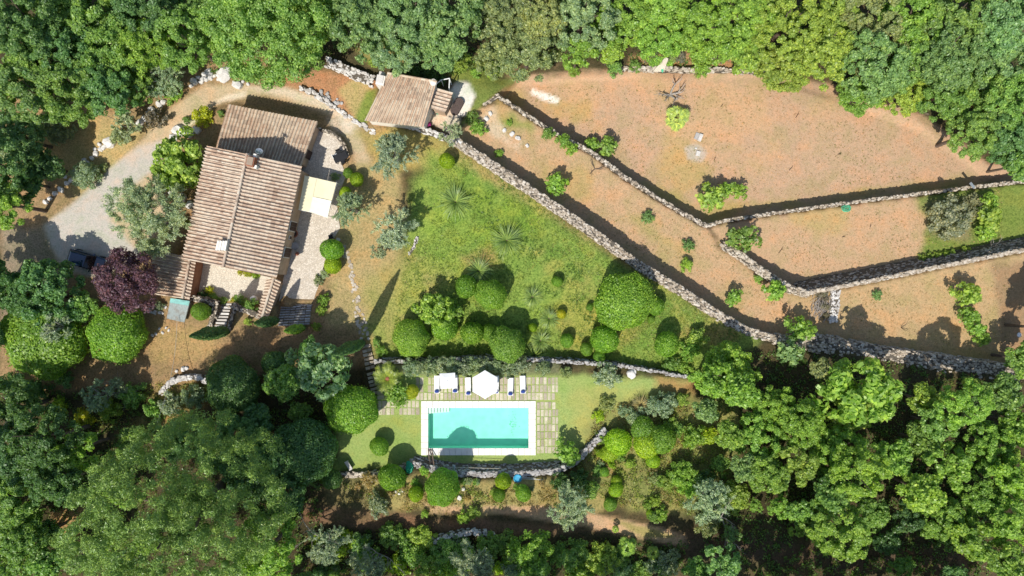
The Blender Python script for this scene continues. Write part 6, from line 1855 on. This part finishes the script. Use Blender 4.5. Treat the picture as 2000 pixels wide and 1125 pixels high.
P('oak', [
 (1428,722,56,'fresh',"bright oak at the tip of the lawn below the long wall", 2.3),
 (1390,740,37,'fresh',"oak over the end of the pool wall"),
 (1445,760,40,'fresh',"oak just below the bright one at the lawn's tip"),
 (1380,800,27,'blue',"bluish young oak at the scrub's upper end"),
 (1512,790,44,'fresh',"oak between the long wall's end and the big fig-like tree", 3.6),
 (1560,830,49,'fresh',"oak in the heart of the eastern lower wood"),
 (1480,850,44,'fresh',"oak on the scrub side of the eastern lower wood"),
 (1420,850,31,'fresh',"small oak overhanging the dry scrub"),
 (1500,920,44,'fresh',"oak above the dark end of the track"),
 (1450,910,30,'blue',"pale-tipped oak near the yellow-green bush"),
 (1560,905,38,'lime',"yellowish oak with gold leaves on its flank"),
 (1640,880,46,'fresh',"oak below the large light-leaved tree"),
 (1680,920,52,'fresh',"large light oak in the centre of the eastern lower wood"),
 (1740,890,40,'fresh',"light oak joined to the large central one"),
 (1620,960,40,'mid',"dark oak behind the rounded lower one"),
 (1640,1040,52,'fresh',"rounded bright oak standing forward into the dark clearing"),
 (1700,1000,33,'mid',"shadowed oak beside the rounded bright one"),
 (1800,960,44,'lime',"yellow-lit oak in the lower wood's outer half"),
 (1840,1010,44,'fresh',"lit oak above the dark clearing at the lower corner"),
 (1770,1010,31,'dark',"dark oak under the yellow-lit one"),
 (1900,1050,44,'fresh',"lit oak near the lower corner of the photo"),
 (1960,1095,42,'fresh',"oak in the lower right-hand corner"),
 (1975,1020,42,'fresh',"oak at the photo's edge above the corner one"),
 (1920,960,46,'fresh',"oak one row in from the edge, lower part"),
 (1985,930,44,'fresh',"oak at the photo's edge beside black gaps"),
 (1850,910,42,'fresh',"bright crown between dark gaps, outer half of the wood"),
 (1790,860,40,'mid',"dark oak behind the light-leaved tree"),
 (1930,870,46,'fresh',"bright crown near the edge, middle height of the wood"),
 (1985,830,42,'fresh',"oak at the edge below the wall's shaded end"),
 (1880,790,48,'fresh',"oak below the thick shaded wall, outer part"),
 (1950,765,41,'mid',"oak touching the thick shaded wall near the edge"),
 (1800,780,35,'lime',"small yellowish oak under the lit stretch of the thick wall"),
 (1600,720,24,'brownish',"dry brownish bushy oak below the long wall's end"),
 (1830,830,35,'mid',"dark low oak in a hollow of the lower wood"),
 (1730,1060,27,'dark',"dark oak hidden at the rim of the dark clearing"),
 (1410,1100,37,'blue',"soft bluish oak in shade at the lower edge"),
 (1360,1108,27,'mid',"soft dark oak beside the bluish one at the lower edge"),
 (1760,1110,24,'mid',"young oak alone in the dark clearing"),
 (1560,1000,29,'mid',"low dark oak near the pale rocks of the clearing"),
 (1990,700,37,'mid',"oak at the edge where the thick wall runs out of the photo"),
 (2040,640,40,'mid',"oak outside the frame, shading the corner terrace"),
 (2050,560,35,'mid',"second oak outside the frame, shading the corner terrace"),
], W2)
plant('leafy', 1668,765,76,'fresh',"large light-leaved fig tree below the thick shaded wall")
plant('leafy', 1660,800,44,'lime',"yellowing lower part of a fig tree below the thick wall")
for k in range(30):
    x, y = rng.uniform(1150, 1420), rng.uniform(790, 1010)
    plant('bush', x, y, rng.uniform(7, 16), rng.choice(('lime', 'moundy', 'mid', 'fresh', 'straw', 'greyg', 'brownish')), "loose low bush in the dry scrub right of the pool", group="loose bushes in the scrub")
for k in range(22):
    x, y = rng.uniform(660, 1120), rng.uniform(938, 978)
    plant('bush', x, y, rng.uniform(5, 10), rng.choice(('lime', 'mid', 'straw', 'greyg', 'fresh')), "small wild tuft on the slope between pool wall and track", group="wild tufts above the track")
for k in range(46):
    x = rng.uniform(610, 1330); y = rng.uniform(1050 + max(0, x - 1000) * .11, 1124)
    plant('bush', x, y, rng.uniform(12, 26), rng.choice(('fresh', 'mid', 'mid', 'lime', 'deep', 'moundy', 'greyg')), "low leafy bush in the strip below the sandy track", group="leafy strip along the lower edge")
for k in range(34):
    x, y = rng.uniform(1390, 1995), rng.uniform(745, 1060)
    plant('oak', x, y, rng.uniform(12, 24), rng.choice(('fresh', 'mid', 'lime', 'deep', 'mid', 'blue')), "small bushy oak filling the lower wood between the larger crowns", group="young oaks of the lower wood")
for k in range(26):
    x, y = rng.uniform(5, 300), rng.uniform(880, 1110)
    plant('oak', x, y, rng.uniform(14, 28), rng.choice(('mid', 'fresh', 'deep', 'mid')), "small bushy oak in the wood around the large pine", group="young oaks by the pine")
P('oak', [(606,684,24,'mid',"dark round-headed oak in the shade by the yard",3.8),(556,748,40,'mid',"dark oak on the near side of the pale-leaved tree",4.2)], W2)
# trees past the lower edge whose shadows fall into the picture
W3 = "trees past the lower edge"
for (x, y, r) in ((1500,1190,64),(1580,1195,64),(1680,1190,64),(1780,1195,66),(1870,1175,60),(1400,1195,60),(1300,1200,58),(1180,1200,50),(1060,1200,56),(940,1195,50),(820,1195,56),(700,1195,56),(590,1180,56)):
    plant('oak', x, y, r, 'deep', "oak just past the lower edge of the photo", group=W3)

# ================================================================== GROUND COVER
def gz_arr(x, y):
    fx = np.clip((x - GX0) / (gx[1] - gx[0]), 0, nx - 1.001); fy = np.clip((y - GY0) / (gy[1] - gy[0]), 0, ny - 1.001)
    i = fx.astype(int); j = fy.astype(int); tx = fx - i; ty = fy - j
    return (ZZ[j, i] * (1 - tx) + ZZ[j, i + 1] * tx) * (1 - ty) + (ZZ[j + 1, i] * (1 - tx) + ZZ[j + 1, i + 1] * tx) * ty
def scatter(name, polys, dens, per, rad, hgt, L, Wd, tint, seed, upright=.6, patch=None, mat='blade', label=None, avoid=()):
    rs = np.random.default_rng(seed); pts = []
    for poly in polys:
        wp = wpoly(poly, -1.5); xs = [p.x for p in wp]; ys = [p.y for p in wp]
        n = int((max(xs) - min(xs)) * (max(ys) - min(ys)) * dens)
        x = rs.uniform(min(xs), max(xs), n); y = rs.uniform(min(ys), max(ys), n)
        z = gz_arr(x, y); px = 1000 + x / (K * (H - z)); py = 562.5 - y / (K * (H - z))
        ok = sdist(poly, px, py) > 0
        for av in avoid: ok &= sdist(av, px, py) < 0
        if patch is not None: ok &= (fbm_grid(x, y, patch[0], 3, patch[2]) > patch[1])
        pts.append(np.stack([x, y, z], 1)[ok])
    c = np.concatenate(pts); c = np.repeat(c, per, 0); n = len(c); s = np.repeat(rs.uniform(.6, 1.4, n // per), per)[:, None]
    d = unit(rs.normal(size=(n, 3)) * np.array([1, 1, .5]) + np.array([0, 0, upright])); d[:, 2] = np.abs(d[:, 2])
    p = c + d * np.array([rad, rad, hgt]) * s * rs.random((n, 1)) ** .5 * 1.0
    nm = rs.normal(size=(n, 3)) + np.array([0, 0, .5])
    me = leaf_mesh(name, p, nm, L, Wd, M[mat], rs, tang=d + rs.normal(size=(n, 3)) * .3)
    o = bpy.data.objects.new(name, me); COL.objects.link(o); o.color = (*(TINT[tint] if isinstance(tint, str) else tint), 1)
    return tag(o, label, kind='stuff')
LAWNP = [(860,310),(900,300)] + [(p[0] - 12, p[1] + 8) for p in LW[1:9]] + [(1440,660),(1365,730),(1130,698),(760,698),(790,520),(800,380)]
scatter("meadow_grass", [LAWNP], 20, 4, .12, .18, .24, .04, (.27, .36, .07), 201, patch=(.3, -.08, 5))
scatter("meadow_grass", [LAWNP], 9, 6, .16, .26, .30, .045, (.16, .27, .05), 202, patch=(.22, .06, 8))
scatter("meadow_grass", [LAWNP], 5, 4, .12, .18, .24, .035, (.46, .42, .15), 203, patch=(.22, .04, 12))
FLDP = [(1000,160),(1150,145),(1480,148),(1640,185),(1800,235),(1920,320),(1900,350),(1500,405),(1385,425),(1220,325),(1060,225)]
T1PP = [(950,225),(1110,290),(1290,405),(1400,465),(1540,580),(1560,640),(1470,630),(1250,495),(1040,350)]
T2PP = [(1480,440),(1800,385),(1990,362),(1990,475),(1580,560)]
T3PP = [(1650,575),(1980,510),(1980,700),(1650,665)]
scatter("dry_grass", [FLDP, T1PP, T2PP, T3PP], 7, 4, .09, .08, .15, .03, (.60, .42, .23), 204)
scatter("dry_grass", [FLDP, T1PP, T2PP, T3PP], 1.0, 4, .09, .08, .15, .03, (.26, .16, .08), 205)
scatter("dry_grass", [FLDP, T1PP, T2PP, T3PP], 2.5, 5, .12, .10, .16, .04, (.22, .24, .06), 206, patch=(.18, .06, 15))
SCR = [(1170,800),(1280,770),(1400,790),(1420,900),(1400,1010),(1200,985),(1120,930)]
SCR2 = [(660,935),(1110,935),(1150,985),(830,1000),(660,980)]
DRYB = [(300,745),(420,745),(420,800),(330,840),(200,840),(150,770)]
scatter("undergrowth", [SCR, SCR2, DRYB], 7, 12, .35, .35, .20, .06, (.36, .29, .10), 207, patch=(.3, -.06, 17))
scatter("undergrowth", [SCR, SCR2, DRYB], 4.5, 16, .40, .45, .18, .09, (.26, .34, .06), 208, patch=(.3, -.05, 19))
scatter("undergrowth", [SCR, SCR2], 1.0, 14, .35, .4, .18, .08, (.28, .22, .10), 209)
WD1 = [(0,0),(2000,0),(2000,330),(1800,210),(1640,160),(1480,130),(1000,125),(880,150),(700,100),(480,160),(380,130),(240,215),(0,210)]
WD2 = [(1380,680),(1600,690),(2000,745),(2000,1125),(1500,1125),(1350,1090),(1400,1010),(1420,880),(1380,760)]
WD3 = [(0,755),(180,770),(420,800),(560,700),(660,850),(640,950),(620,1030),(1340,1060),(1340,1125),(0,1125)]
scatter("undergrowth", [WD1, WD2, WD3], 2.0, 14, .42, .5, .24, .13, (.17, .29, .07), 210, mat='leaf')
scatter("undergrowth", [WD2, WD3], .5, 14, .42, .5, .24, .12, (.20, .25, .06), 211, mat='leaf')
scatter("leaf_litter", [WD1, WD2, WD3, [(0,640),(690,650),(700,690),(200,755),(0,755)], [(640,990),(1350,1040),(1340,1085),(640,1040)]], 6, 2, .2, .03, .14, .07, (.20, .11, .055), 212, upright=.1)
dup = [k for k, v in LABELS.items() if v > 1]
print("DUP LABELS", len(dup), dup[:6], "plants", sum(LABELS.values()))

# leaves sunk to the pool floor
rs = np.random.default_rng(77); pc = at(1002, 828, fl); n = 42
pp_ = np.stack([pc.x + rs.normal(0, .22, n) + .12 * np.sin(np.arange(n)), pc.y + rs.normal(0, .75, n), np.full(n, fl + .03)], 1)
me = leaf_mesh("sunken_leaves", pp_, np.array([[0, 0, 1.]]) + rs.normal(0, .15, (n, 3)), .13, .05, M['blade'], rs)
o = bpy.data.objects.new("sunken_leaves", me); COL.objects.link(o); o.color = (.12, .36, .30, 1); tag(o, kind='stuff')
